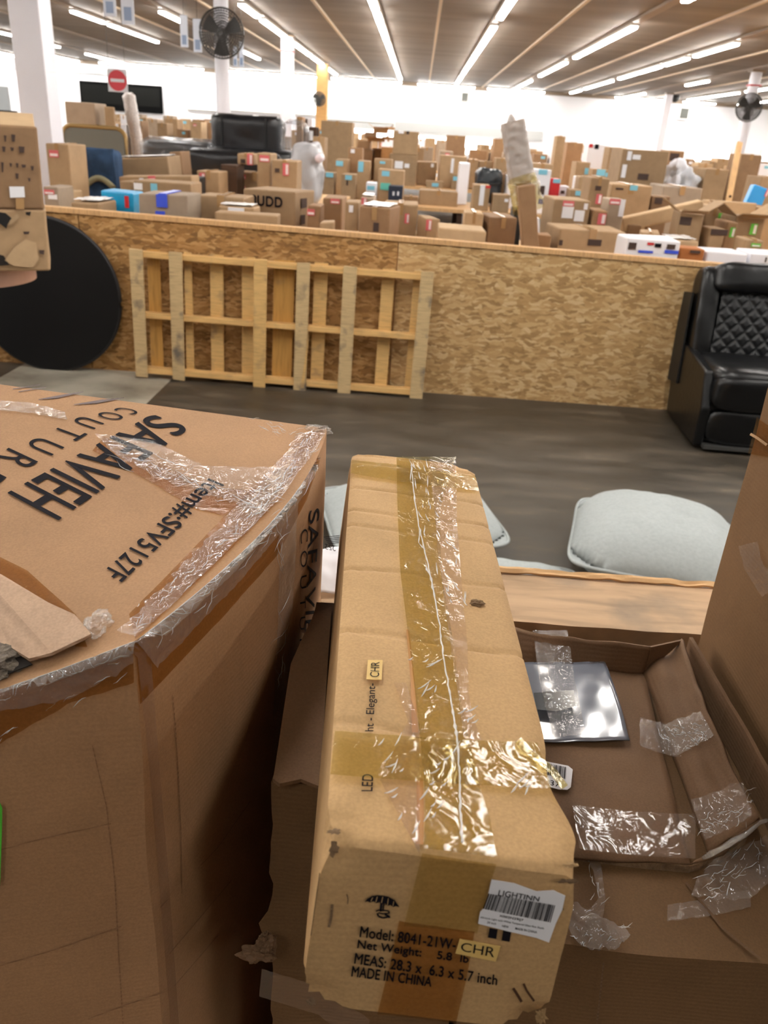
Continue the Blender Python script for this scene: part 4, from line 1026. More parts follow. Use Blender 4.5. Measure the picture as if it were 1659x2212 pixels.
mb2 = MB().grid(lambda a, b: wob(lerp(pl3([inner[2], inner[3], inner[4], inner[5]], a), pl3(rout[:4], a), b), .006)+V((0, 0, .007*math.sin(math.pi*2*b)*(1-a*.5))), 40, 14)
mb2.grid(lambda a, b: wob(lerp(pl3([front[3], inner[5]], a), pl3([rout[5], rout[3]], a), b), .003), 8, 8)
mb.build('floor_panel', M['k_tray'], tr, smooth=True, solid=.004)
mb2.build('folded_side', M['k_tray'], tr, smooth=True, solid=.004)
MB().add([inner[2], outer[2], outer[3]], [(0, 1, 2)]).build('corner_flap', M['k_tray'], tr, solid=.004)
# outer wall standing behind the folded side
ow = [atz(1474, 1380, z1), atz(1540, 1520, z1), atz(1600, 1632, z1), atz(1672, 1745, z1)]
mb = MB()
mb.grid(lambda a, b: pl3(ow, a)+V((.012+.010*math.sin(a*3), 0, 0))*1.0+V((0, 0, .004-(z1-kz)*b)), 30, 4)
mb.build('outer_wall', M['k_tray'], tr, solid=.005)
MB().grid(lambda a, b: pl3([front[0], front[1], front[2], front[3], rout[5], rout[4]], a)+V((0, -.001, -(z0-kz-.002)*b)), 40, 2).build('front_edge', M['scuff'], tr, solid=.002)
TS = Surf(lambda u, v: V((lerp(.1, .5, u), lerp(.6, 1.04, v), z0+.002)))
strip_on(TS, [(1250, 1840), (1380, 1855), (1500, 1862)], [(1235, 1745), (1370, 1760), (1500, 1765)], None, .004, .002, 10, 40, 40, 3).build('tape_strip', M['tape_clear'], tr, smooth=True)
strip_on(TS, [(1380, 1560), (1430, 1570), (1480, 1580)], [(1380, 1620), (1440, 1640), (1500, 1650)], None, .006, .004, 8, 30, 60, 5).build('tape_strip', M['film'], tr, smooth=True)
RS = Surf(lambda u, v: lerp(pl3([inner[2], inner[3], inner[4], inner[5]], min(1, max(0, u))), pl3(rout[:4], min(1, max(0, u))), v))
strip_on(RS, [(1440, 1575), (1520, 1545)], [(1470, 1640), (1550, 1600)], None, .007, .006, 14, 20, 90, 6).build('tape_strip', M['film_milky'], tr, smooth=True)
strip_on(RS, [(1500, 1740), (1610, 1700)], [(1530, 1830), (1630, 1775)], None, .008, .008, 14, 20, 60, 7).build('plastic_wrap', M['film'], tr, smooth=True)
mb = MB()
q = [atz(x, y, z0+.012) for x, y in ((1520, 1850), (1560, 1835), (1605, 1805), (1645, 1775))]
for k in range(4): mb.tube([wob(pl3(q, i/30)+V((0, -.003*k, .004*k)), .01) for i in range(31)], .0022, 5)
mb.build('plastic_wrap', M['film_milky'], tr, smooth=True)
crease_glints_along(RS, [(1455, 1590), (1500, 1600), (1530, 1590)], 16, 60, 11, tr, Lr=(8, 22), eps=.012)
crease_glints_along(RS, [(1520, 1800), (1580, 1780), (1630, 1740)], 14, 50, 12, tr, Lr=(14, 40), eps=.012)
crease_glints_along(KT, [(1215, 2010), (1260, 2040), (1320, 2030), (1350, 2020)], 12, 30, 13, kc, Lr=(12, 40), eps=.012)
crease_glints_along(KT, [(1270, 1860), (1290, 1940), (1250, 1990)], 12, 18, 14, kc, Lr=(12, 50), eps=.008)
crease_glints_along(KT, [(1510, 1925), (1560, 1900), (1630, 1850), (1655, 1890)], 20, 50, 15, kc, Lr=(14, 60), eps=.012)
# white barcode label on the tray floor
lb = poly_on(TS, [(1176, 1650), (1226, 1660), (1236, 1668), (1232, 1706), (1224, 1712), (1206, 1711), (1172, 1702)], None, .004, .0004)
lb = tag(lb.build('barcode_label', M['label_white'], tr), 'white barcode label')
mb = MB(); rnd = random.Random(5); t_ = 0
while t_ < 1:
    t1 = min(1, t_+rnd.choice((.015, .03, .045)))
    qq = [(lerp(1178, 1222, t_), lerp(1655, 1664, t_)), (lerp(1178, 1222, t1), lerp(1655, 1664, t1)), (lerp(1176, 1220, t1), lerp(1680, 1690, t1)), (lerp(1176, 1220, t_), lerp(1680, 1690, t_))]
    mb.add([TS.pt(x, y, .0052) for x, y in qq], [(0, 1, 2, 3)]); t_ = t1+rnd.choice((.015, .025, .04))
printed('37', TS, (1188, 1692), (1208, 1697), (1187, 1703), (1207, 1708), mb, .0052)
mb.build('barcode_print', M['ink'], lb)
# glossy dark leaflet lying in the tray, partly under clear tape
lf = empty('leaflet', TS.pt(1240, 1520, .004), 'glossy dark grey leaflet lying in the flattened carton', 'leaflet')
LS = bilin(TS.pt(1120, 1612, .006), TS.pt(1358, 1607, .006), TS.pt(1303, 1444, .012), TS.pt(1120, 1447, .012))
m, nt, b = new_mat('leaflet_gloss'); b.inputs['Roughness'].default_value = .2; b.inputs['Base Color'].default_value = rgb('#767c88'); b.inputs['Specular IOR Level'].default_value = .9
b.inputs['Coat Weight'].default_value = 1.0; b.inputs['Coat Roughness'].default_value = .12
M['leaflet'] = m
MB().grid(lambda a, b_: LS.f(a, b_)+V((0, 0, .006*math.sin(b_*math.pi)*a+.002*noise.noise(V((a*4, b_*5, 0))))), 24, 24).build('page', m, lf, smooth=True, solid=.0012)
mb = MB()
poly_on(LS, [(1150, 1512), (1190, 1508), (1236, 1506), (1242, 1540), (1200, 1552), (1155, 1548)], mb, .012, .0003)
mb.build('printed_picture', plain('leaflet_print', '#20242a', .15), lf)
strip_on(LS, [(1148, 1380), (1160, 1480), (1190, 1612)], [(1222, 1378), (1238, 1490), (1262, 1606)], None, .014, .004, 12, 60, 60, 4).build('tape_strip', M['film'], tr, smooth=True)

# tall carton at the right edge
tx, tyb, tz0 = .486, 1.058, kz+.007
tl = empty('tall_carton', (.7, .85, tz0), 'tall brown carton standing at the right edge of the picture', 'box')
def tf(u, v, w):
    p = V((lerp(tx, .96, u), lerp(.50, tyb, v), lerp(tz0, 1.98, w)))
    if u == 0: p.x += .006*math.sin(math.pi*v)*math.sin(math.pi*w)+.002*noise.noise(p*10)
    return p
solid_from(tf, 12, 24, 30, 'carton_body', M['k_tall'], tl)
TL = Surf(lambda u, v: V((tx-.001, lerp(.5, tyb, u), lerp(tz0, 1.98, v))))
strip_on(TL, [(1637, 900), (1650, 912), (1680, 930)], [(1618, 980), (1650, 985), (1690, 990)], None, .001, .001, 8, 20).build('tape_strip', M['tape_brown'], tl, smooth=True)
mb = MB(); stroke(TL, [(1626, 938), (1640, 946), (1662, 962)], 5, mb, .003); mb.build('torn_paper', M['k_torn'], tl, solid=.001)
strip_on(TL, [(1600, 1180), (1612, 1230), (1650, 1290)], [(1640, 1170), (1652, 1220), (1690, 1260)], None, .002, .002, 8, 30, 60, 4).build('tape_strip', M['tape_clear'], tl, smooth=True)
strip_on(TL, [(1545, 1500), (1570, 1540), (1590, 1600)], [(1560, 1500), (1592, 1545), (1600, 1602)], None, .003, .006, 8, 20, 80, 8).build('plastic_wrap', M['film_milky'], tl, smooth=True)

# ------------------------------------------------------------------ white shipping paper between the cartons, lying on the rim
sp_ = empty('shipping_paper', V((-.09, 1.16, 1.225)), 'crumpled white shipping paper on the bin edge between the two near cartons', 'paper')
PA, PB, PC, PD = atz(684, 1282, 1.226), atz(722, 1276, 1.226), at(742, 1168, 1.24), at(690, 1190, 1.22)
PS = bilin(PA, PB, PC, PD)
MB().grid(lambda a, b_: PS.f(a, b_)+V((0, 0, .012*math.sin(b_*3)+.004*noise.noise(V((a*3, b_*4, 0)))))+V((.03*a, 0, 0)), 16, 20).build('sheet', M['white_paper'], sp_, smooth=True, solid=.0006)
mb = MB()
for k in range(5): stroke(PS, [(705+k*2, 1180+k*3.5), (738+k, 1176+k*3.5)], 1.6, mb, .020)
printed('252', PS, (728, 1210), (706, 1206), (726, 1198), (706, 1194), mb, .020)
mb.build('printed_text', M['ink'], sp_)
# ================================================================== THE HEAPS BEHIND THE BIN WALL
def table(name, x0, x1, y0, y1, z, label, cat, mat='lumber', thick=.06, leg=.09, nleg=4):
    e = empty(name, ((x0+x1)/2, (y0+y1)/2, 0), label, cat)
    MB().box(x0, x1, y0, y1, z-thick, z).build('top', M[mat], e)
    for i in range(nleg):
        x = lerp(x0+.1, x1-.1, i/(nleg-1))
        for y in (y0+.12, y1-.12): MB().box(x-leg/2, x+leg/2, y-leg/2, y+leg/2, 0, z-thick).build('leg', M['dark_wood'], e)
    return e
ZA, ZBT = .95, .80
table('bin_platform', -2.0, 9.6, YW+.10, 9.3, ZA, 'wooden platform behind the OSB wall carrying the nearest boxes', 'platform', nleg=6)
table('bin_platform', -8.8, -4.2, YW+.10, 14.2, ZA, 'deep wooden platform left of the thick white post', 'platform', nleg=3)
table('bin_platform', -3.74, -2.02, YW+.10, 9.3, ZA, 'wooden platform right of the thick white post behind the OSB wall', 'platform', nleg=3)
table('bin_platform', -4.16, -1.1, 9.34, 14.2, ZA, 'wooden platform under the wrapped black sofa', 'platform', nleg=3)
table('bin_platform', 1.9, 9.6, 9.34, 11.4, ZA, 'wooden platform behind the boxes at the right, before the aisle', 'platform', nleg=4)
table('display_table', -4.2, 2.5, 15.0, 17.05, ZBT, 'long wooden table behind the nearest boxes, middle of the hall', 'table', nleg=5)
table('display_table', 2.55, 15.5, 14.6, 20.9, ZBT, 'long wooden table under the heaps at the right', 'table', nleg=5)
rowsY = [(21.2, 23.9), (25.0, 27.5), (32, 34.5), (38.5, 41)]
for k, (a, c) in enumerate(rowsY):
    table('display_table', -10.5-k*2, 14+k*3, a, c, ZBT, 'long wooden table in the %s row of tables from the front' % ordw(k+1), 'table', nleg=7)

placed = [[at(1095, 500, 6.9).x, at(1166, 500, 6.9).x, 6.78, 7.22, ZA, 2.3], [P9.x-.16, P9.x+.16, 8.84, 9.16, 0, 4.5]]
def sup_z(Y, x=0):
    if x < -1.1 and Y < 14.3: return ZA
    if Y < 9.4 or (Y < 11.4 and x > 1.9): return ZA
    return ZBT
def overlap(a, b_): return min(a[1], b_[1])-max(a[0], b_[0]), min(a[3], b_[3])-max(a[2], b_[2])
def place(x0, x1, yt, Y, dep, stack, nudge=True):
    for it in range(60):
        pc_ = at((x0+x1)/2, yt, Y); w = (at(x1, yt, Y).x-at(x0, yt, Y).x)
        bb = [pc_.x-w/2, pc_.x+w/2, Y, Y+dep]
        hits = [p for p in placed if min(overlap(bb, p)) > -.02]
        if stack:
            z = max([p[5] for p in hits if p[5] < pc_.z-.03 and min(overlap(bb, p)) > .05] + [sup_z(Y, pc_.x)])
            bad = [p for p in hits if p[5] > z+.002]
            if not bad: break
        else:
            z = sup_z(Y, pc_.x)
            if not hits: break
        if not nudge: break
        Y += .05
    h = max(.05, pc_.z-z)
    placed.append(bb+[z, z+h])
    return pc_.x, Y, z, w, h
def sticker(e, dx, dz, w, h, c, d, inner=None, nm='sticker'):
    o = MB().box(dx-w/2, dx+w/2, -d-.004, -d-.0005, dz-h/2, dz+h/2).build(nm, M[c], e, local=True)
    if inner:
        iw, ih = (w*.4, h*.8) if h > w else (w*.8, h*.36)
        MB().box(dx-iw/2+(w*.2 if h > w else 0), dx+iw/2+(w*.2 if h > w else 0), -d-.007, -d-.004, dz-ih/2-(h*.15 if w >= h else 0), dz+ih/2-(h*.15 if w >= h else 0)).build('sticker_print', M[inner], o, local=True)
    return o
def carton(label, x0, x1, yt, Y, dep=.45, c='kraft', st=(), tape=True, rot=0, stack=False, name='cardboard_box', cat='box', group=None, film_=False, flaps=False, tilt=0, nudge=True, thick=None, tape_mat='dull_tape'):
    x, Y, z, w, h = place(x0, x1, yt, Y, dep, stack, nudge)
    if rot:
        r_ = abs(math.radians(rot)); w2 = max(.08, (w - dep*.5*math.sin(r_))/math.cos(r_))
    else: w2 = w
    if thick: z, h = z+h-thick, thick
    elif tilt:
        lift = math.sin(abs(math.radians(tilt)))*w2/2+.004; z += lift; h = max(.06, h-lift)
    mb = MB().box(-w2/2, w2/2, -dep/2, dep/2, 0, h, .006*min(1, h*4))
    o = mb.build(name, M[c], None, bevel=min(.012, h*.1), seg=2)
    o.location = (x, Y+dep/2, z); o.rotation_euler = (0, math.radians(tilt), math.radians(rot))
    tag(o, label, cat, group)
    d = dep/2+.006
    if tape and h > .12 and w2 > .15:
        tw = min(.06, w2*.16)
        t_ = MB().box(-tw/2, tw/2, -d, d, h+.001, h+.008).box(-tw/2, tw/2, -d-.003, -d+.001, h-min(.09, h*.3), h+.008)
        t_.build('packing_tape', M[tape_mat], o, local=True)
    if film_:
        fm = MB().grid(lambda a, b_: V((lerp(-w2*.46, w2*.42, a), lerp(-dep*.4, dep*.46, b_), h+.012+.012*abs(noise.noise(V((a*5, b_*5, x)))))), 12, 12)
        fm.build('plastic_cover', M['white_film'], o, local=True, smooth=True, solid=.003)
    if flaps:
        for s in (-1, 1):
            fb = MB().prism([(s*w2/2, -dep/2, h), (s*w2/2, dep/2, h), (s*(w2/2+.14), dep/2, h+.10), (s*(w2/2+.14), -dep/2, h+.10)], V((0, 0, .008)))
            fb.build('flap', M[c], o, local=True)
        MB().prism([(-w2/2, -dep/2, h), (w2/2, -dep/2, h), (w2/2+.02, -dep/2-.12, h+.03), (-w2/2, -dep/2-.12, h+.03)], V((0, 0, .008))).build('flap', M[c], o, local=True)
    for s_ in st:
        kind = s_[0]
        sx, sy = (s_[1]+s_[3])/2, (s_[2]+s_[4])/2
        p = at(sx, sy, Y); sw = (s_[3]-s_[1])*Y/1830; sh = (s_[4]-s_[2])*Y/1830
        dx = max(-w2/2+sw/2, min(w2/2-sw/2, p.x-x)); dz = max(sh/2, min(h-sh/2, p.z-z))
        mt, inn = {'p': ('pink_sticker', 'white_print'), 'b': ('blue_sticker', None), 't': ('teal_sticker', None), 'g': ('green_sticker', 'white_print'), 'w': ('white_paper', None), 'k': ('ink_soft', None), 'B': ('blue_tape', None), 'r': ('red_print', None), 'n': ('ink', None)}[kind]
        sticker(o, dx, dz, sw, sh, mt, d, inn, 'sticker' if kind in 'pbtg' else 'label' if kind == 'w' else 'blue_tape' if kind == 'B' else 'printed_mark')
    return o
M['white_film'] = plain('white_film', '#f2efec', .22, spec=.8)
G1, G2, G3 = 'boxes right behind the OSB wall', 'boxes on the second row of tables', 'boxes in the far stacks'
C = carton
# ---- nearest boxes, left to right
C('flat box with a white glossy top left of the cyan box', 153, 214, 437, 6.60, .40, 'kraft', film_=True, tape=False, group=G1)
C('small box with pink and white stickers beside the tall box, far left', 92, 124, 404, 7.3, .34, 'kraft_grey', [('p', 96, 410, 118, 420), ('w', 105, 420, 124, 430)], group=G1)
C('small striped pale box beside the blue folded blanket, far left', 126, 150, 414, 7.3, .3, 'kraft_light', [('k', 134, 418, 138, 440)], tape=False, group=G1)
cy = C('bright cyan box with a dark red spot, on the OSB wall edge at the left', 217, 286, 414, 6.60, .30, 'cyan', [('r', 270, 424, 279, 448)], tape=False, cat='box', group=G1)
sm = C('box with bright blue tape and a curved black arrow mark on its front', 297, 404, 420, 6.62, .42, 'kraft_grey', [('B', 338, 420, 362, 446), ('B', 336, 456, 357, 464)], group=G1, tape_mat='blue_tape')
# curved arrow on the blue-taped box
arc = []
wS = 107*6.62/1830
mb = MB()
for i in range(17):
    t_ = i/16; arc.append(V((lerp(-.12, .14, t_), -.218, .155+.03*math.sin(math.pi*t_)-.015*t_)))
mb.tube(arc, [.004+.010*math.sin(math.pi*min(1, i/16*1.1)) if i < 16 else .003 for i in range(17)], 6)
mb.beam((-.12, -.218, .15), (-.135, -.218, .19), .008, .012); mb.build('printed_mark', M['ink'], sm, local=True)
C('wide plain box behind the white-labelled flat ones', 425, 528, 424, 7.10, .42, 'kraft', group=G1)
C('long low box lying along the OSB wall edge, in front of the white-labelled one', 464, 598, 461, 6.56, .16, 'kraft', tape=False, group=G1)
C('flat box with a large white label and crinkled plastic on top', 471, 550, 447, 6.80, .26, 'kraft', [('w', 493, 449, 528, 463)], film_=True, tape=False, group=G1)
fd = C('big box with bold dark letters on its front and dark marks on its right side', 530, 660, 412, 6.95, .50, 'kraft', rot=-13, tape=False, group=G1)
uvs, fs = text_mesh('8UDD', .03, 1.1)
MB().add([V((lerp(-.17, .13, a), -.262, lerp(.31, .40, b_))) for a, b_ in uvs], fs).build('printed_text', M['ink'], fd, local=True)
MB().box(-.19, .10, -.262, -.258, .23, .26).box(.08, .14, -.262, -.258, .02, .09).build('printed_mark', M['ink_soft'], fd, local=True)
wf = max(v[0] for v in fd.bound_box)+.004
MB().box(wf, wf+.003, -.12, .02, .31, .39).box(wf, wf+.003, -.12, -.02, .17, .25).build('printed_mark', M['ink_soft'], fd, local=True)
C('small pink-stickered box touching the right side of the bold-lettered box', 664, 694, 445, 7.35, .30, 'kraft_red', [('p', 664, 452, 680, 465)], group=G1)
C('low little box on the OSB wall edge between two dark gaps, left of centre', 691, 720, 480, 6.60, .2, 'kraft', group=G1)
C('brown box with a pink sticker under the table edge, left of centre', 697, 740, 428, 8.2, .5, 'kraft_dark', [('p', 714, 430, 734, 440)], tape=False, group=G1)
C('tall slim box with a small white label, left of the box with plastic on top', 745, 776, 437, 7.2, .34, 'kraft', [('w', 754, 444, 763, 458)], group=G1)
C('box with white plastic on its top and a dark square low on the front', 780, 858, 450, 6.75, .50, 'kraft_red', [('k', 816, 482, 828, 500)], rot=-8, film_=True, group=G1)
C('small box with a pink corner sticker peeping over the plastic-topped box', 781, 808, 426, 7.7, .36, 'kraft_grey', [('p', 781, 428, 792, 442)], film_=True, tape=False, group=G1)
C('box with an upright pink sticker beside the dark gap, centre', 828, 903, 441, 7.5, .44, 'kraft', [('p', 874, 462, 884, 482)], group=G1)
C('open flat box with a dark thing inside, above the sheet seam', 846, 940, 504, 6.60, .24, 'kraft_light', [('k', 914, 504, 932, 510)], tape=False, group=G1)
C('small box with a pink sticker under the table, turned a little', 906, 948, 472, 7.2, .32, 'kraft', [('p', 908, 474, 920, 496)], rot=14, group=G1)
C('wide box with a pale lid and a white paper on top, centre', 948, 1050, 496, 6.66, .42, 'kraft_light', film_=False, tape=False, group=G1)
C('pale box half hidden behind the big plain box, centre', 1005, 1046, 460, 7.6, .36, 'kraft_light', group=G1)
C('big plain red-brown box left of the tall wrapped tube', 1050, 1116, 470, 6.80, .46, 'kraft_red', rot=6, group=G1)
C('black box in the gap between the plain box and the tall wrapped tube', 1112, 1130, 452, 7.4, .3, 'black', tape=False, group=G1)
C('small carton lying under the white-red packet', 1162, 1193, 508, 6.60, .22, 'kraft_red', tape=False, group=G1)
C('white packet with red print leaning beside the tall tube', 1160, 1182, 471, 6.95, .22, 'white_box', [('r', 1162, 494, 1172, 503)], tape=False, group=G1, tilt=-10, nudge=True)
C('wide low tan box with a dark printed patch, right of the tall tube', 1197, 1354, 497, 6.70, .46, 'kraft', [('k', 1262, 517, 1292, 530), ('k', 1198, 517, 1206, 528)], rot=7, group=G1)
pr = C('white printed box with blue bands and pictures, on the OSB wall edge at the right', 1354, 1471, 517, 6.60, .34, 'white_box', [('B', 1378, 541, 1410, 546), ('B', 1438, 541, 1468, 548), ('k', 1440, 528, 1458, 538), ('k', 1357, 524, 1374, 538), ('r', 1398, 524, 1412, 529), ('n', 1414, 526, 1428, 534)], tape=False, group=G1)
C('small orange-brown box between the printed white box and the plain white ones', 1472, 1525, 537, 6.58, .24, 'orange_box', [('k', 1490, 541, 1512, 547)], tape=False, group=G1)
C('long plain white box, left one of the two at the right edge', 1527, 1616, 545, 6.56, .34, 'white_box', tape=False, group='plain white boxes')
C('long plain white box cut by the right edge of the picture', 1622, 1716, 550, 6.56, .34, 'white_box', [('k', 1652, 556, 1655, 566)], tape=False, group='plain white boxes')
C('low carton behind the printed white box', 1392, 1440, 504, 7.2, .36, 'kraft', rot=-12, group=G1)
C('flat pale carton behind the orange-brown box', 1448, 1512, 520, 7.1, .34, 'kraft_light', film_=True, tape=False, group=G1)
placed.append([at(172, 320, 8.9).x, at(244, 320, 8.9).x, 8.85, 9.3, ZA, 2])
# ---- second layer behind the OSB wall
C('tall box with a pink sticker near its top, beside the thick white post', 97, 146, 311, 8.2, .45, 'kraft', [('p', 107, 325, 127, 339)], group=G1)
C('narrow dark-sided box with glinting plastic, left of the blue blanket', 149, 171, 322, 8.2, .42, 'kraft_dark', [('p', 152, 312, 165, 326), ('w', 155, 304, 171, 316)], tape=False, group=G1)
C('box with a pink upright sticker in front of the black sofa', 426, 474, 370, 9.6, .42, 'kraft', [('p', 431, 374, 443, 398)], group=G1)
C('dark brown wooden crate right of the pink-stickered box', 476, 512, 356, 10.0, .42, 'dark_wood', tape=False, name='wooden_crate', cat='crate', group=None)
C('lower box with a pink sticker at its left corner, under two smaller ones', 512, 586, 374, 10.0, .5, 'kraft', [('p', 511, 377, 530, 386), ('p', 522, 402, 530, 420)], group=G1)
C('upper left box of the stack by the sofa, sticker upright at its edge', 513, 548, 332, 10.0, .45, 'kraft', [('p', 534, 340, 546, 362), ('k', 520, 344, 530, 352)], stack=True, group=G1)
C('upper right box of the stack by the sofa, flat pink sticker', 556, 584, 332, 10.0, .45, 'kraft', [('p', 561, 336, 582, 349)], stack=True, group=G1)
C('box with dark stamp and upright pink sticker right of the sofa stack', 588, 642, 347, 9.7, .42, 'kraft', [('p', 611, 354, 624, 378), ('k', 594, 364, 604, 372)], group=G1)
C('long box with a white label and pale blue tape', 288, 412, 393, 8.0, .40, 'kraft', [('w', 290, 396, 308, 409), ('b', 326, 397, 340, 412)], tape=False, group=G1)
C('large brown box left of the long labelled box', 258, 284, 393, 8.2, .4, 'kraft', tape=False, group=G1)
C('box with two white labels and a pink one, right of the tall tube', 1191, 1276, 431, 7.9, .44, 'kraft', [('p', 1212, 434, 1236, 445), ('w', 1210, 447, 1234, 470), ('w', 1237, 455, 1258, 477), ('w', 1258, 440, 1266, 452)], rot=4, tape=False, group=G1)
C('pink-printed small box under the tall narrow one, right', 1281, 1314, 454, 7.9, .34, 'kraft_red', [('p', 1291, 462, 1308, 484)], group=G1)
C('upright pinkish box with a pink top band and a white strip', 1316, 1352, 430, 7.4, .30, 'kraft_grey', [('p', 1317, 430, 1340, 441), ('w', 1342, 422, 1353, 456)], tape=False, group=G1)
C('tall narrow box with a dark stamp and a low pink sticker, right', 1277, 1318, 384, 8.7, .44, 'kraft', [('p', 1287, 420, 1299, 440), ('k', 1286, 402, 1298, 411)], group=G1)
C('wide tan box with a blue sticker on its upper edge, right', 1320, 1410, 400, 9.2, .6, 'kraft', [('b', 1361, 399, 1377, 409), ('k', 1330, 406, 1346, 410)], group=G1)
lg = C('long plank-like box sloping up to the right over the boxes', 1352, 1527, 452, 8.3, .16, 'kraft_light', tape=False, group=G1, tilt=-16, thick=.13, nudge=False)
C('plain box holding up the high end of the sloping plank-like box', 1478, 1520, 468, 8.26, .26, 'kraft', tape=False, group=G1, nudge=False)
C('dark box holding up the low end of the sloping plank-like box', 1357, 1388, 486, 8.26, .26, 'kraft_dark', tape=False, group=G1, nudge=False)
C('battered open carton with a torn front flap, right', 1474, 1532, 462, 7.6, .40, 'kraft', [('k', 1476, 470, 1500, 486)], flaps=True, rot=-8, tape=False, group=G1)
C('box with an upright green sticker near its right side, under the long lid', 1532, 1580, 446, 8.2, .44, 'kraft', [('g', 1561, 462, 1572, 484)], rot=-10, group=G1)
C('small plain box with grey tape in front of the green-stickered ones', 1536, 1568, 495, 7.35, .28, 'kraft', [('k', 1538, 494, 1574, 506)], tape=False, group=G1)
C('dark narrow box with a green sticker, second from the right', 1572, 1596, 480, 7.75, .34, 'kraft_dark', [('g', 1576, 492, 1586, 512)], tape=False, group=G1)
C('open carton with ragged flaps and a green sticker, right edge', 1592, 1656, 470, 7.8, .42, 'kraft', [('g', 1620, 484, 1634, 506)], flaps=True, tape=False, group=G1)
C('little carton with a green sticker low at the right edge', 1612, 1652, 519, 7.2, .26, 'kraft', [('g', 1622, 526, 1642, 533)], group=G1)
C('long pale lid-like box lying behind the green-stickered boxes', 1536, 1636, 437, 9.0, .30, 'kraft_light', tape=False, group=G1)
C('blue panel-shaped box leaning on the long lid at the right', 1600, 1636, 398, 9.5, .12, 'sky_blue', [('p', 1632, 401, 1637, 416)], tape=False, group=G1, tilt=12)
C('carton with a green sticker cut by the right picture edge', 1644, 1690, 450, 8.8, .4, 'kraft', [('g', 1650, 452, 1659, 458)], group=G1)
C('brown box behind the blue panel, cut by the right edge', 1646, 1706, 384, 10.5, .5, 'kraft', group=G1)
C('box with open flap left of the sloping plank-like box', 1410, 1448, 424, 9.0, .36, 'kraft_dark', [('k', 1414, 428, 1430, 440)], tape=False, group=G1)
C('wide pale carton behind the sloping plank-like box', 1432, 1520, 404, 10.4, .6, 'kraft_grey', group=G1)
# ---- left: mirror, blanket, sofa and boxes around
M['mirror_panel'] = plain('mirror_panel', '#6b6a62', .22, spec=.7)
M['brass'] = plain('brass', '#94784a', .4, .4)
pm = at(204, 300, 10.6)
zt_ = at(204, 274, 10.6).z; hw = (at(272, 300, 10.6).x-at(136, 300, 10.6).x)/2
fm = empty('framed_panel', (pm.x, 10.6, ZA), 'grey-green panel in a thin brass frame with round corners, behind the blue blanket', 'panel')
MB().box(-hw+.02, hw-.02, -.01, .02, .02, zt_-ZA-.02).build('panel', M['mirror_panel'], fm, local=True)
rc_ = .12; fr = []
for cx_, cz_, a0 in ((hw-rc_, zt_-ZA-rc_, 0), (-hw+rc_, zt_-ZA-rc_, 90), (-hw+rc_, rc_+.02, 180), (hw-rc_, rc_+.02, 270)):
    for k in range(7):
        a = math.radians(a0+k*15); fr.append((cx_+rc_*math.cos(a), 0, cz_+rc_*math.sin(a)))
MB().tube(fr, .025, 8, True).build('frame', M['brass'], fm, local=True, smooth=True)
pb_ = at(208, 320, 8.9); hb = (at(243, 320, 8.9).x-at(173, 320, 8.9).x)/2
bl = empty('folded_blanket', (pb_.x, 9.1, ZA), 'dark blue folded blanket with a beige curved stripe, left', 'blanket')
Hb = pb_.z-ZA
def blf(a, b_): return V((lerp(-hb, hb, a), -.16-.03*math.sin(b_*9)*.5-.02*noise.noise(V((a*4, b_*5, 0))), lerp(0, Hb, b_)))
MB().grid(blf, 20, 30).build('cloth_front', M['denim'], bl, local=True, smooth=True, solid=.02)
MB().box(-hb*.96, hb*.96, -.12, .14, 0, Hb*.98).build('cloth_fold', M['denim'], bl, local=True, bevel=.06, seg=3)
MB().tube([(lerp(-hb*.9, hb*.9, i/12), -.20, Hb*.42+.09*math.sin(math.pi*i/12)) for i in range(13)], .03, 8).build('stripe', plain('beige_stripe', '#8a8468', .9), bl, local=True, smooth=True)
M['wrap_black'] = plain('wrap_black', '#14161a', .3, bump=.5, scale=9, spec=.7)
def soft(mb, x0, x1, y0, y1, z0, z1, r=.08, wr=.02, n=10, sd=0):
    bm = bmesh.new(); bmesh.ops.create_cube(bm, size=2); bmesh.ops.subdivide_edges(bm, edges=bm.edges[:], cuts=n, use_grid_fill=True)
    vs = []
    hx, hy, hz = (x1-x0)/2, (y1-y0)/2, (z1-z0)/2
    for v in bm.verts:
        p = V((v.co.x*hx, v.co.y*hy, v.co.z*hz)); rr = min(r, hx, hy, hz)
        q = V((max(-hx+rr, min(hx-rr, p.x)), max(-hy+rr, min(hy-rr, p.y)), max(-hz+rr, min(hz-rr, p.z))))
        d = p-q; p = q+(d.normalized()*rr if d.length > 1e-6 else d)
        w = p+V(((x0+x1)/2, (y0+y1)/2, (z0+z1)/2)); w += (p.normalized())*wr*(noise.noise(w*5+V((sd, 0, 0)))+.5*noise.noise(w*13))
        vs.append(w)
    bm.verts.index_update(); mb.add(vs, [tuple(v.index for v in f.verts) for f in bm.faces]); bm.free(); return mb
Ys = 12.0
sx0, sx1 = at(302, 300, Ys).x, at(650, 300, Ys).x; bx0, bx1 = at(440, 250, Ys).x, at(600, 250, Ys).x
zs = at(520, 246, Ys).z; za = at(370, 300, Ys).z; zs2 = at(520, 300, Ys).z
so = empty('wrapped_sofa', ((sx0+sx1)/2, Ys+.5, ZA), 'black sofa wrapped in shiny plastic on the left platform', 'sofa')
soft(MB(), sx0, sx1, Ys+.1, Ys+1.0, ZA+.03, zs2-.12, .1).build('sofa_base', M['wrap_black'], so, smooth=True)
soft(MB(), bx0, bx1, Ys+.35, Ys+.75, zs2-.25, zs, .09, .02).build('backrest', M['wrap_black'], so, smooth=True)
soft(MB(), sx0, bx0+.1, Ys, Ys+.9, za-.30, za-.02, .12, .03, sd=3).build('armrest', M['wrap_black'], so, smooth=True)
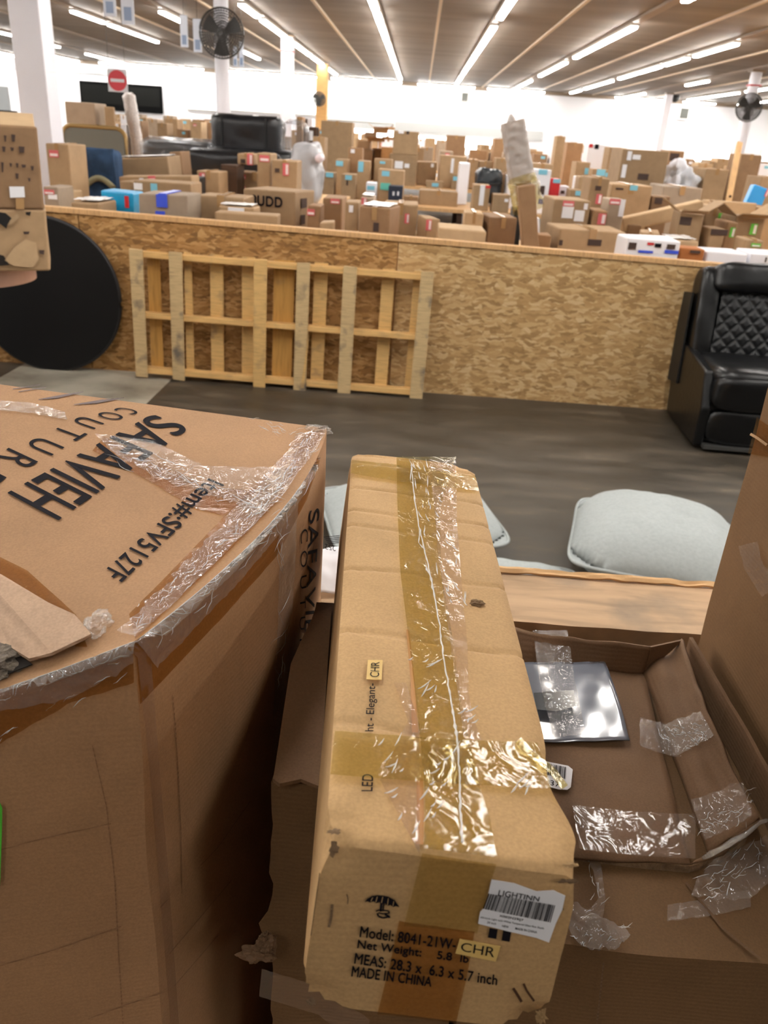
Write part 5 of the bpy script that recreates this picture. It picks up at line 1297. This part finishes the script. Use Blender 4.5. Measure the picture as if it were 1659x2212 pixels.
soft(MB(), bx0-.3, bx1+.05, Ys-.1, Ys+.5, ZA+.25, zs2-.14, .12, .03, sd=5).build('seat', M['wrap_black'], so, smooth=True)
M['film_grey'] = film('film_grey', '#f4f5f7', .05, .15, .9, 6)
soft(MB(), sx0-.02, bx0+.12, Ys-.03, Ys+.93, za-.32, za+.01, .12, .05, sd=3).build('plastic_cover', M['film_grey'], so, smooth=True)
soft(MB(), bx1-.02, sx1+.02, Ys+.25, Ys+.85, zs2-.55, zs-.05, .1, .06, sd=8).build('plastic_cover', M['film_grey'], so, smooth=True)
for px in (478, 573):
    p0 = at(px, 246, Ys+.34)
    MB().box(p0.x-.012, p0.x+.012, Ys+.325, Ys+.345, zs2-.2, zs-.03).build('strap', M['black'], so)
# white plastic bundle right of the sofa
wb = empty('plastic_bundle', (at(665, 350, 11.6).x, 11.7, ZA), 'tall bundle of white-grey plastic right of the black sofa', 'plastic wrap')
xa, xb = at(630, 350, 11.6).x, at(694, 350, 11.6).x
soft(MB(), xa, xb, 11.4, 12.0, ZA+.05, at(660, 306, 11.6).z, .16, .06, 14, 4).build('plastic_sheet', plain('milky_plastic', '#a9a9ac', .3, bump=.6, scale=6), wb, smooth=True)
soft(MB(), at(680, 330, 11.3).x, at(698, 330, 11.3).x, 11.3, 11.6, at(688, 352, 11.3).z, at(688, 332, 11.3).z, .1, .04, 8, 9).build('pink_plastic', plain('pale_plastic', '#e0d2d8', .3), wb, smooth=True)
C('open box tilted toward the camera with a dark torn corner, in front of the sofa', 262, 372, 340, 9.4, .5, 'kraft', tape=False, group=G1, tilt=-5, film_=True)
C('narrow open carton with dark and red print, right of the tilted open box', 376, 400, 328, 10.0, .4, 'kraft_red', [('n', 380, 335, 386, 362)], tape=False, group=G1, tilt=-5)
C('long thin box with a pink sticker lying above the labelled long box', 262, 420, 380, 8.5, .30, 'kraft', [('p', 326, 379, 342, 390), ('w', 307, 383, 316, 391)], tape=False, group=G1, tilt=-4)
C('black flat case right of the thin pink-stickered box', 372, 424, 384, 9.0, .4, 'black', tape=False, group=None, name='flat_case', cat='case')
C('plain upright box behind the brass-framed panel', 138, 204, 220, 13.2, .5, 'kraft_grey', tape=False, group=G1)
C('crumpled brown box leaning behind the brass-framed panel', 212, 240, 230, 13.0, .4, 'kraft', rot=18, tape=False, group=G1)
# wrapped tubes
def wrapped_tube(px0, py0, px1, py1, Y, r, label, name='wrapped_tube', mat='bubble'):
    a, c_ = at(px0, py0, Y), at(px1, py1, Y)
    dd = (c_-a).normalized(); c_ = c_+dd*((c_.z-ZA-r*.3)/abs(dd.z))
    e = empty(name, (c_.x, Y, c_.z), label, 'tube')
    n_ = 28
    MB().tube([lerp(c_, a, i/n_) for i in range(n_+1)], [r*(1+.12*noise.noise(V((i*.9, 0, Y)))) if i < n_ else r*.6 for i in range(n_+1)], 16).build('roll', M[mat], e, smooth=True)
    return e
M['bubble'] = plain('bubble_wrap_grey', '#b5aca6', .25, vary=.15, scale=40, bump=.9, spec=.8)
pz_ = at(292, 318, 13.4)
lx = at(292, 318, 13.4)
wrapped_tube(277, 200, 300, 330, 13.6, .095, 'long grey plastic-wrapped tube leaning in front of the wide black screen')
# tall bubble-wrapped tube of two taped cartons
tt = empty('tall_wrapped_tube', (at(1140, 500, 6.9).x, 7.05, ZA), 'tall tube of two taped cartons with bubble wrap round its top, right of centre', 'tube')
b0_, b1_ = at(1144, 524, 6.85), at(1136, 400, 6.85)
c0_, c1_ = at(1136, 455, 7.1), at(1113, 262, 7.1)
dn = (b0_-b1_).normalized(); b0_ = b0_+dn*((b0_.z-ZA)/abs(dn.z))
up_ = V((0, 1, 0))
MB().beam(b0_, b1_, .132, .13, V((0, -1, 0))).build('lower_carton', M['kraft_red'], tt, bevel=.01)
dn2 = (c0_-c1_).normalized(); c0b = c0_+dn2*((c0_.z-ZA-.02)/abs(dn2.z))
MB().beam(c0b, c1_, .125, .12, V((0, -1, 0))).build('upper_carton', M['kraft'], tt, bevel=.01)
def shell(p0, p1, r0, r1, sd, n_=26):
    pts = [lerp(p0, p1, i/n_) for i in range(n_+1)]
    mb = MB(); ax = (p1-p0).normalized(); u = ax.cross(V((0, 1, 0))).normalized(); w = u.cross(ax)
    def f(a, b_):
        t_ = 2*math.pi*a; p = lerp(p0, p1, b_); sq = 1/max(abs(math.cos(t_)), abs(math.sin(t_)))**.55
        q = p+(u*math.cos(t_)+w*math.sin(t_))*lerp(r0, r1, b_)*sq
        return q+(q-p).normalized()*.012*(noise.noise(q*22+V((sd, 0, 0)))+.5*noise.noise(q*50))
    return mb.grid(f, 40, 50)
M['bubble_clear'] = film('bubble_clear', '#c9c0ba', .62, .15, 1.0, 45)
shell(at(1128, 392, 7.08), at(1107, 262, 7.08), .104, .092, 2).build('bubble_wrap', M['bubble_clear'], tt, smooth=True)
MB().tube([at(1104, 275, 7.1), at(1105, 258, 7.1), at(1103, 246, 7.1)], [.04, .034, .012], 12).build('wrap_tip', M['bubble'], tt, smooth=True)
shell(at(1142, 452, 6.98), at(1128, 386, 7.05), .125, .112, 7).build('tape_band', M['tape_olive'], tt, smooth=True)
shell(at(1136, 412, 7.02), at(1132, 396, 7.02), .120, .116, 9).build('plastic_wrap', M['film_milky'], tt, smooth=True)
placed.append([at(1030, 380, 16.3).x, at(1088, 380, 16.3).x, 16.25, 16.95, ZBT, 2])
placed.append([at(1452, 380, 14.9).x, at(1526, 380, 14.9).x, 14.85, 15.7, ZBT, 2])
# ---- second row of tables (15 m)
R2 = [('blue-stickered box with open lower flap, left end of the second table', 678, 722, 372, 15.1, .45, 'kraft', [('b', 704, 371, 720, 380)]),
 ('box with a blue sticker and a dark stripe, second table row left', 738, 768, 376, 15.1, .45, 'kraft', [('b', 746, 379, 760, 388), ('k', 748, 390, 752, 400)]),
 ('tall box with an upright blue sticker, second table row left', 772, 800, 348, 15.8, .5, 'kraft', [('b', 774, 350, 785, 370)]),
 ('small box with a flat blue sticker behind the row, left of the tall stickered box', 726, 752, 344, 16.2, .5, 'kraft', [('b', 726, 348, 741, 358)]),
 ('leaning dark brown box between the blue-stickered ones, left', 753, 783, 320, 16.3, .5, 'kraft_red', [('w', 758, 323, 766, 330)]),
 ('upright box with a pale edge, behind the blue-stickered boxes at the left', 676, 702, 296, 16.4, .5, 'kraft', []),
 ('small white and blue box, second table row', 791, 813, 394, 15.1, .4, 'white_box', [('b', 793, 402, 809, 410)]),
 ('wide box with a blue sticker, second table row, left of centre', 818, 874, 367, 15.4, .5, 'kraft', [('b', 825, 370, 841, 380), ('t', 822, 396, 843, 410)]),
 ('little dark navy box with white marks on the table edge', 840, 870, 402, 15.06, .3, 'navy', [('w', 848, 414, 852, 422), ('w', 858, 414, 862, 422)]),
 ('low box between the navy one and the long box', 872, 904, 424, 15.1, .4, 'kraft_red', []),
 ('long low box on the table edge, centre', 906, 990, 412, 15.4, .4, 'kraft', []),
 ('plain box under the long low one, centre', 890, 975, 432, 15.05, .3, 'kraft', []),
 ('upright box with a long white tape strip and a red mark, centre', 1024, 1060, 400, 15.1, .45, 'kraft', [('w', 1036, 400, 1046, 440), ('r', 1052, 400, 1062, 405)]),
 ('pale box with a little label beside the tall wrapped tube', 1066, 1102, 420, 15.0, .4, 'kraft', [('w', 1090, 430, 1098, 436)]),
 ('large brown box behind the tall wrapped tube', 1086, 1112, 376, 16.0, .5, 'kraft_dark', []),
 ('white and grey printed box with a blue top, right of the tall tube', 1154, 1192, 366, 15.2, .35, 'white_box', [('b', 1164, 366, 1182, 376), ('B', 1163, 430, 1180, 440), ('k', 1162, 402, 1176, 420)]),
 ('pale flat-topped box above the white printed box', 1150, 1196, 354, 16.2, .7, 'kraft_light', []),
 ('red box with a blue sticker, right of the white printed box', 1191, 1212, 386, 15.4, .35, 'red_print', [('b', 1195, 387, 1210, 395)]),
 ('white packet in front of the red box', 1186, 1204, 408, 15.05, .25, 'white_box', []),
 ('small white box with dark print near the red box', 1209, 1230, 402, 15.2, .35, 'white_box', [('k', 1211, 412, 1219, 418)]),
 ('flat box with a blue sticker right of the small white box', 1232, 1262, 410, 15.0, .4, 'kraft', [('b', 1243, 413, 1258, 422)]),
 ('white-sided carton between the red box and the tall narrow one', 1252, 1273, 382, 14.9, .4, 'kraft_light', [])]
for t_ in R2:
    C(t_[0], *t_[1:5], t_[5], t_[6], t_[7], tape=len(t_[7]) == 0, group=G2)
bg = empty('black_bag', (at(1058, 380, 16.3).x, 16.6, ZBT), 'black shiny bag on a box, left of the tall wrapped tube', 'bag')
xa, xb = at(1032, 380, 16.3).x, at(1086, 380, 16.3).x; zt_ = at(1058, 365, 16.3).z
soft(MB(), xa, xb, 16.3, 16.9, ZBT+.04, zt_, .12, .05, 10, 3).build('bag_body', plain('bag_black', '#1d2328', .3, bump=.5, scale=8), bg, smooth=True)
MB().tube([(lerp(xa, xb, i/8), 16.27, ZBT+(zt_-ZBT)*.62+.02*math.sin(i)) for i in range(9)], .02, 6).build('strap', M['black'], bg, smooth=True)
# ---- third row (21 m) and the right heaps
R3 = [('big box with white labels, lower one of the tallest stack in the middle', 842, 902, 334, 21.3, .8, 'kraft', [('w', 853, 349, 870, 363), ('w', 874, 354, 884, 362)], 0),
 ('big upper box of the tallest stack in the middle, against the white wall', 851, 905, 283, 21.3, .8, 'kraft', [('w', 861, 283, 872, 288), ('k', 878, 283, 884, 289)], 1),
 ('square box with a white dot label right of the tallest stack', 902, 944, 350, 21.4, .7, 'kraft', [('w', 931, 354, 937, 361)], 0),
 ('tall box with a strip of white tape, centre of the third row', 952, 1010, 337, 21.6, .8, 'kraft', [('w', 974, 344, 980, 372)], 0),
 ('slim box with a blue sticker in front of the tall taped one', 978, 998, 377, 21.25, .3, 'kraft', [('b', 979, 382, 994, 390)], 0),
 ('low box with a blue sticker on the third table, centre', 921, 958, 391, 21.25, .3, 'kraft', [('b', 933, 396, 947, 403)], 0),
 ('small box right of the tall taped one, third row', 1012, 1034, 344, 21.8, .6, 'kraft', [], 0),
 ('box with a white glossy top, third row left of the wrapped tube', 1035, 1064, 348, 21.6, .6, 'kraft', [], 0),
 ('upright box beside the tall wrapped tube, third row', 1072, 1098, 342, 21.4, .6, 'kraft', [], 0),
 ('flat-topped box standing on the far stacks right of centre', 966, 1007, 293, 25.1, .8, 'kraft_red', [], 0),
 ('dark brown upright box left of the tall wrapped tube against the wall', 1069, 1103, 300, 25.1, .8, 'kraft_red', [], 0),
 ('big flat brown box by the wooden post', 694, 762, 262, 21.4, .6, 'kraft', [], 0),
 ('grey-brown board box left of the wooden post', 640, 654, 252, 22.0, .5, 'kraft_red', [], 0),
 ('white upright box with a dark stripe left of the wooden post', 655, 674, 256, 22.0, .5, 'white_box', [('k', 660, 258, 664, 276)], 0),
 ('dark red-brown chest of boards under the white upright box', 656, 684, 274, 21.3, .5, 'dark_wood', [('w', 669, 284, 676, 302)], 0),
 ('tall plank-like box right of the wrapped tube', 1203, 1222, 294, 21.5, .4, 'kraft', [], 0),
 ('wide brown box behind the plank-like one, right', 1226, 1261, 308, 22.5, .7, 'kraft_red', [], 0),
 ('box with an upright blue sticker, right of the plank-like box', 1246, 1276, 350, 18.9, .6, 'kraft', [('b', 1263, 364, 1271, 376)], 0),
 ('box with two blue stickers, right of centre', 1281, 1318, 366, 18.3, .5, 'kraft', [('b', 1290, 361, 1308, 373), ('b', 1312, 374, 1320, 382)], 0),
 ('box with a small blue sticker left of the largest box', 1318, 1344, 318, 19.4, .6, 'kraft', [('b', 1325, 352, 1332, 364)], 0),
 ('white-lidded box with red print on top of the right heap', 1272, 1318, 312, 20.5, .6, 'white_box', [('r', 1273, 308, 1281, 315), ('n', 1285, 312, 1293, 321)], 0),
 ('largest brown box on the right heap with white labels at its left corner', 1346, 1448, 324, 14.8, .9, 'kraft', [('w', 1355, 328, 1364, 345), ('w', 1367, 335, 1383, 344), ('w', 1343, 357, 1352, 382), ('k', 1378, 376, 1400, 388)], 0),
 ('dark printed box right of the largest brown box', 1449, 1480, 326, 16.2, .7, 'kraft_red', [('k', 1446, 332, 1465, 346)], 0),
 ('tall brown carton leaning at the right beside the wooden stud', 1602, 1648, 334, 15.2, .6, 'kraft_dark', [], 0),
 ('torn open carton with its lid up, left of the white post at the right', 1526, 1576, 366, 15.0, .7, 'kraft', [], 0),
 ('brown carton between the plastic heap and the torn open carton', 1504, 1522, 372, 14.9, .4, 'kraft', [], 0)]
for t_ in R3:
    C(t_[0], *t_[1:5], t_[5], t_[6], t_[7], tape=len(t_[7]) == 0, stack=bool(t_[8]), group=G3)
# raised lid of the torn carton, stud, plastic heap
ws = empty('wooden_stud', at(1592, 424, 14.4), 'rough wooden stud leaning beside the right white post', 'plank')
p0, p1 = at(1574, 432, 14.3), at(1598, 308, 14.9); dn = (p0-p1).normalized(); p0 = p0+dn*max(0, (p0.z-.02)/abs(dn.z)); ws.location = (p0.x, p0.y, 0)
MB().beam(p0, p1, .09, .045, V((0, -1, 0))).build('board', M['lumber'], ws)
MB().tube([lerp(p0, p1, .62)+V((0, -.05, 0)), lerp(p0, p1, .62)+V((0, -.02, 0))], .02, 8).build('knot', M['dark_wood'], ws)
ph = empty('plastic_heap', (at(1488, 380, 14.9).x, 15.2, ZBT), 'heap of white and grey plastic bags between boxes at the right', 'plastic bags')
xa, xb = at(1456, 380, 14.9).x, at(1522, 380, 14.9).x
soft(MB(), xa, xb, 15.0, 15.6, ZBT+.09, at(1490, 362, 14.9).z, .25, .12, 14, 5).build('bag_grey', plain('bag_grey', '#b9bcc2', .35, vary=.2, scale=5, bump=.6), ph, smooth=True)
soft(MB(), xa, lerp(xa, xb, .55), 15.05, 15.5, ZBT+.5, at(1474, 346, 14.9).z, .2, .10, 12, 9).build('bag_white', plain('bag_white', '#e2e4ec', .35, bump=.5, scale=6), ph, smooth=True)
soft(MB(), lerp(xa, xb, .1), lerp(xa, xb, .5), 14.86, 15.1, ZBT+.2, ZBT+.42, .1, .05, 8, 12).build('bag_green', plain('bag_green', '#6f9a88', .35), ph, smooth=True)
# crumpled torn cartons heaped left of the tallest stack
M['torn'] = kraft('torn_board', '#ab8258', fine=False)
rnd = random.Random(21)
where = ['lowest left', 'lower middle', 'lower right', 'middle left', 'central', 'middle right', 'upper left', 'topmost', 'upper right']
k = 0
for (px, py, w_) in [(790, 330, 34), (818, 332, 30), (836, 326, 26), (786, 312, 28), (812, 308, 34), (838, 304, 26), (800, 294, 26), (822, 286, 30), (842, 284, 20)]:
    o = C('torn brown carton in the heap left of the tallest stack, %s piece' % where[k], px-w_/2, px+w_/2, py-8, 22.6, .5, 'torn' if k % 3 else 'kraft_dark', tape=False, rot=rnd.uniform(-8, 8), group=G3, stack=True, flaps=(k in (1, 4, 7)))
    k += 1
# ---- plain cartons filling the far rows
names = ['third', 'fourth', 'fifth', 'sixth']
kinds = ['kraft', 'kraft', 'kraft_light', 'kraft_dark', 'kraft_red', 'kraft_grey', 'kraft', 'white_box']
tone = {'kraft': 'tan', 'kraft_light': 'pale tan', 'kraft_dark': 'dark brown', 'kraft_red': 'red-brown', 'kraft_grey': 'grey-brown', 'white_box': 'white'}
rnd = random.Random(5)
def fill(x0, x1, Y, ytop, var, rown, wmin, wmax, dz, part=''):
    x = x0; n_ = 0
    while x < x1:
        w_ = rnd.uniform(wmin, wmax); yt = ytop(x)+rnd.uniform(-var, var)
        Yk = Y+rnd.uniform(0, .4)
        pc_ = at(x+w_/2, yt, Yk); ww = w_*Yk/1830
        bb = [pc_.x-ww/2, pc_.x+ww/2, Yk, Yk+.6]
        if pc_.z > ZBT+.15 and not [p for p in placed if min(overlap(bb, p)) > -.02]:
            c_ = rnd.choice(kinds)
            stk = []
            if rnd.random() < .35:
                ck = rnd.choice('bbpw'); sx = x+rnd.uniform(.2, .5)*w_; stk = [(ck, sx, yt+5, sx+max(6, w_*.3), yt+10)]
            C('%s carton, %s from the left in the %s%s table row' % (tone[c_], ordw(n_), part, rown), x, x+w_, yt, Yk, .6, c_, stk, tape=not stk, group='plain cartons in the far rows', nudge=False)
            n_ += 1
        x += w_+rnd.choice((0.5, 1, 2, 6))
hz = lambda x: 297+(x-910)*.068
fill(215, 640, 22.3, lambda x: hz(x)+4, 16, 'third', 18, 34, 0, 'left part of the ')
fill(640, 1300, 22.9, lambda x: hz(x)+26, 12, 'third', 18, 40, 0, 'middle of the ')
fill(1300, 1700, 22.4, lambda x: hz(x)+14, 14, 'third', 18, 40, 0, 'right part of the ')
fill(230, 700, 25.1, lambda x: hz(x)-4, 10, 'fourth', 14, 28, 0, 'left part of the ')
fill(700, 1240, 25.9, lambda x: hz(x)+14, 12, 'fourth', 16, 34, 0, 'middle of the ')
fill(1240, 1700, 25.4, lambda x: hz(x)+4, 12, 'fourth', 16, 34, 0, 'right part of the ')
fill(700, 1700, 32.6, lambda x: hz(x)+10, 10, 'fifth', 14, 30, 0, 'right part of the ')
fill(200, 700, 32.6, lambda x: hz(x)-2, 10, 'fifth', 14, 26, 0, 'left part of the ')
fill(690, 1700, 39.2, lambda x: hz(x)+10, 8, 'sixth', 12, 26, 0)
fill(640, 1230, 16.0, lambda x: hz(x)+62, 14, 'second', 22, 44, 0, 'middle of the ')
fill(1250, 1340, 16.9, lambda x: hz(x)+62, 12, 'second', 22, 44, 0, 'right of centre of the ')
fill(1460, 1700, 16.2, lambda x: hz(x)+50, 16, 'second', 20, 44, 0, 'right end of the ')

# ================================================================== LEFT STACK IN THE AISLE
M['table_wood'] = plain('table_wood', '#b98f78', .4, vary=.12, scale=6)
ZT_ = at(50, 582, 5.0).z
tc = at(80, 594, 5.3)
rt = empty('round_table', (tc.x-.52, 5.3, 0), 'round pinkish wooden table at the left edge carrying two stacked boxes', 'table')
MB().tube([(0, 0, ZT_-.05), (0, 0, ZT_-.03), (0, 0, ZT_)], [.51, .52, .52], 64).build('table_top', M['table_wood'], rt, local=True, bevel=.004)
MB().tube([(0, 0, ZT_-.13), (0, 0, ZT_-.05)], .47, 64).build('apron', M['table_wood'], rt, local=True)
MB().tube([(0, 0, .04), (0, 0, .2), (0, 0, .5), (0, 0, ZT_-.12)], [.12, .06, .07, .12], 20).build('pedestal', M['table_wood'], rt, local=True)
for k in range(4):
    a = math.pi/4+k*math.pi/2
    MB().beam((.08*math.cos(a), .08*math.sin(a), .10), (.36*math.cos(a), .36*math.sin(a), .03), .06, .05).build('foot', M['table_wood'], rt, local=True)
Yt = 5.0
RZ = math.radians(24)
RM = Matrix.Rotation(RZ, 3, 'Z')
def stackbox(name, xr, wd_, z0, z1, Y, dep, label, mat):
    o = MB().box(-wd_, 0, 0, dep, 0, z1-z0, .006).build(name, M[mat], None, bevel=.012)
    o.location = (xr, Y, z0); o.rotation_euler = (0, 0, RZ); return tag(o, label, 'box', 'boxes on the round table')
xr1 = at(104, 520, Yt).x; zb1 = ZT_+.001; zt1 = at(70, 457, Yt-.1).z; zt2 = at(60, 275, Yt-.1).z; xr2 = at(90, 380, Yt).x
lo = stackbox('cardboard_box', xr1, .72, zb1, zt1, Yt, .5, 'lower torn box with dark patches shading its holes, on the round wooden table', 'kraft')
up = stackbox('cardboard_box', xr2, .70, zt1+.002, zt2, Yt, .5, 'upper box with faint marks and white label, stacked on the torn box', 'kraft_dark')
CR = V((xr1, Yt, 0)); NF = RM @ V((0, -.010, 0)); EX = RM @ V((1, 0, 0))
LFr = Surf(lambda u, v: CR + EX*(-.72*(1-u)) + NF + V((0, 0, lerp(zb1, zt2, v))))
def child_poly(o, pts, name, mat, eps=.002, th=.003):
    mb = poly_on(LFr, pts, None, eps, th); mb.v = [RM.transposed() @ (p-V(o.location)) for p in mb.v]
    return mb.build(name, M[mat], o, local=True)
child_poly(up, [(20, 403), (52, 403), (54, 426), (22, 427)], 'label', 'white_paper')
for (x0, y0, x1, y1) in [(24, 290, 33, 306), (8, 292, 14, 306), (40, 316, 53, 330), (4, 316, 12, 328), (22, 318, 30, 326), (20, 352, 26, 360), (34, 352, 40, 362), (46, 355, 56, 362), (66, 358, 73, 368), (33, 374, 40, 386), (2, 350, 8, 372), (60, 384, 66, 392)]:
    child_poly(up, [(x0, y0), (x1, y0+1), (x1-1, y1), (x0+2, y1)], 'printed_mark', 'ink_soft', .002, .002)
child_poly(up, [(34, 428), (52, 428), (52, 452), (34, 452)], 'packing_tape', 'dull_tape')
MB().prism([(-.69, .01, zt2-zt1-.004), (-.008, .01, zt2-zt1-.004), (-.01, .27, zt2-zt1+.062), (-.69, .27, zt2-zt1+.062)], V((0, 0, .006))).build('flap', M['kraft_light'], up, local=True)
child_poly(lo, [(-4, 458), (12, 460), (26, 472), (16, 486), (14, 494), (-4, 480)], 'tear_shade', 'black')  # flat dark patches paint the shade inside the tears
child_poly(lo, [(-10, 548), (8, 552), (20, 572), (-10, 575)], 'tear_shade', 'hole_shade')
child_poly(lo, [(55, 458), (67, 457), (65, 466), (56, 464)], 'tear_shade', 'hole_shade')
child_poly(lo, [(10, 562), (30, 535), (55, 517), (78, 524), (84, 560), (70, 578), (30, 574)], 'torn_layer', 'kraft_light')
child_poly(lo, [(24, 472), (38, 462), (42, 470), (22, 486), (16, 484)], 'torn_layer', 'kraft_light')
child_poly(lo, [(84, 540), (96, 540), (95, 550), (86, 548)], 'printed_mark', 'ink_soft')
child_poly(lo, [(50, 500), (64, 500), (62, 506), (52, 506)], 'printed_mark', 'ink_soft')
# things far left behind the stack
pmn = at(8, 215, 17)
mn = empty('monitor', (pmn.x, 17, 1.25), 'grey screen on a stand at the far left edge behind the stack', 'monitor')
zmn = at(8, 243, 17).z; ztm = at(8, 186, 17).z
mn.location.z = 0
MB().box(-.6, at(21, 215, 17).x-pmn.x, -.03, .03, zmn, ztm).build('screen', plain('monitor_grey', '#a9afb2', .4), mn, local=True, bevel=.02)
MB().box(-.55, .22, -.05, .05, zmn-.02, zmn+.04).box(-.1, .1, -.04, .04, .0, zmn).build('stand', M['black'], mn, local=True)
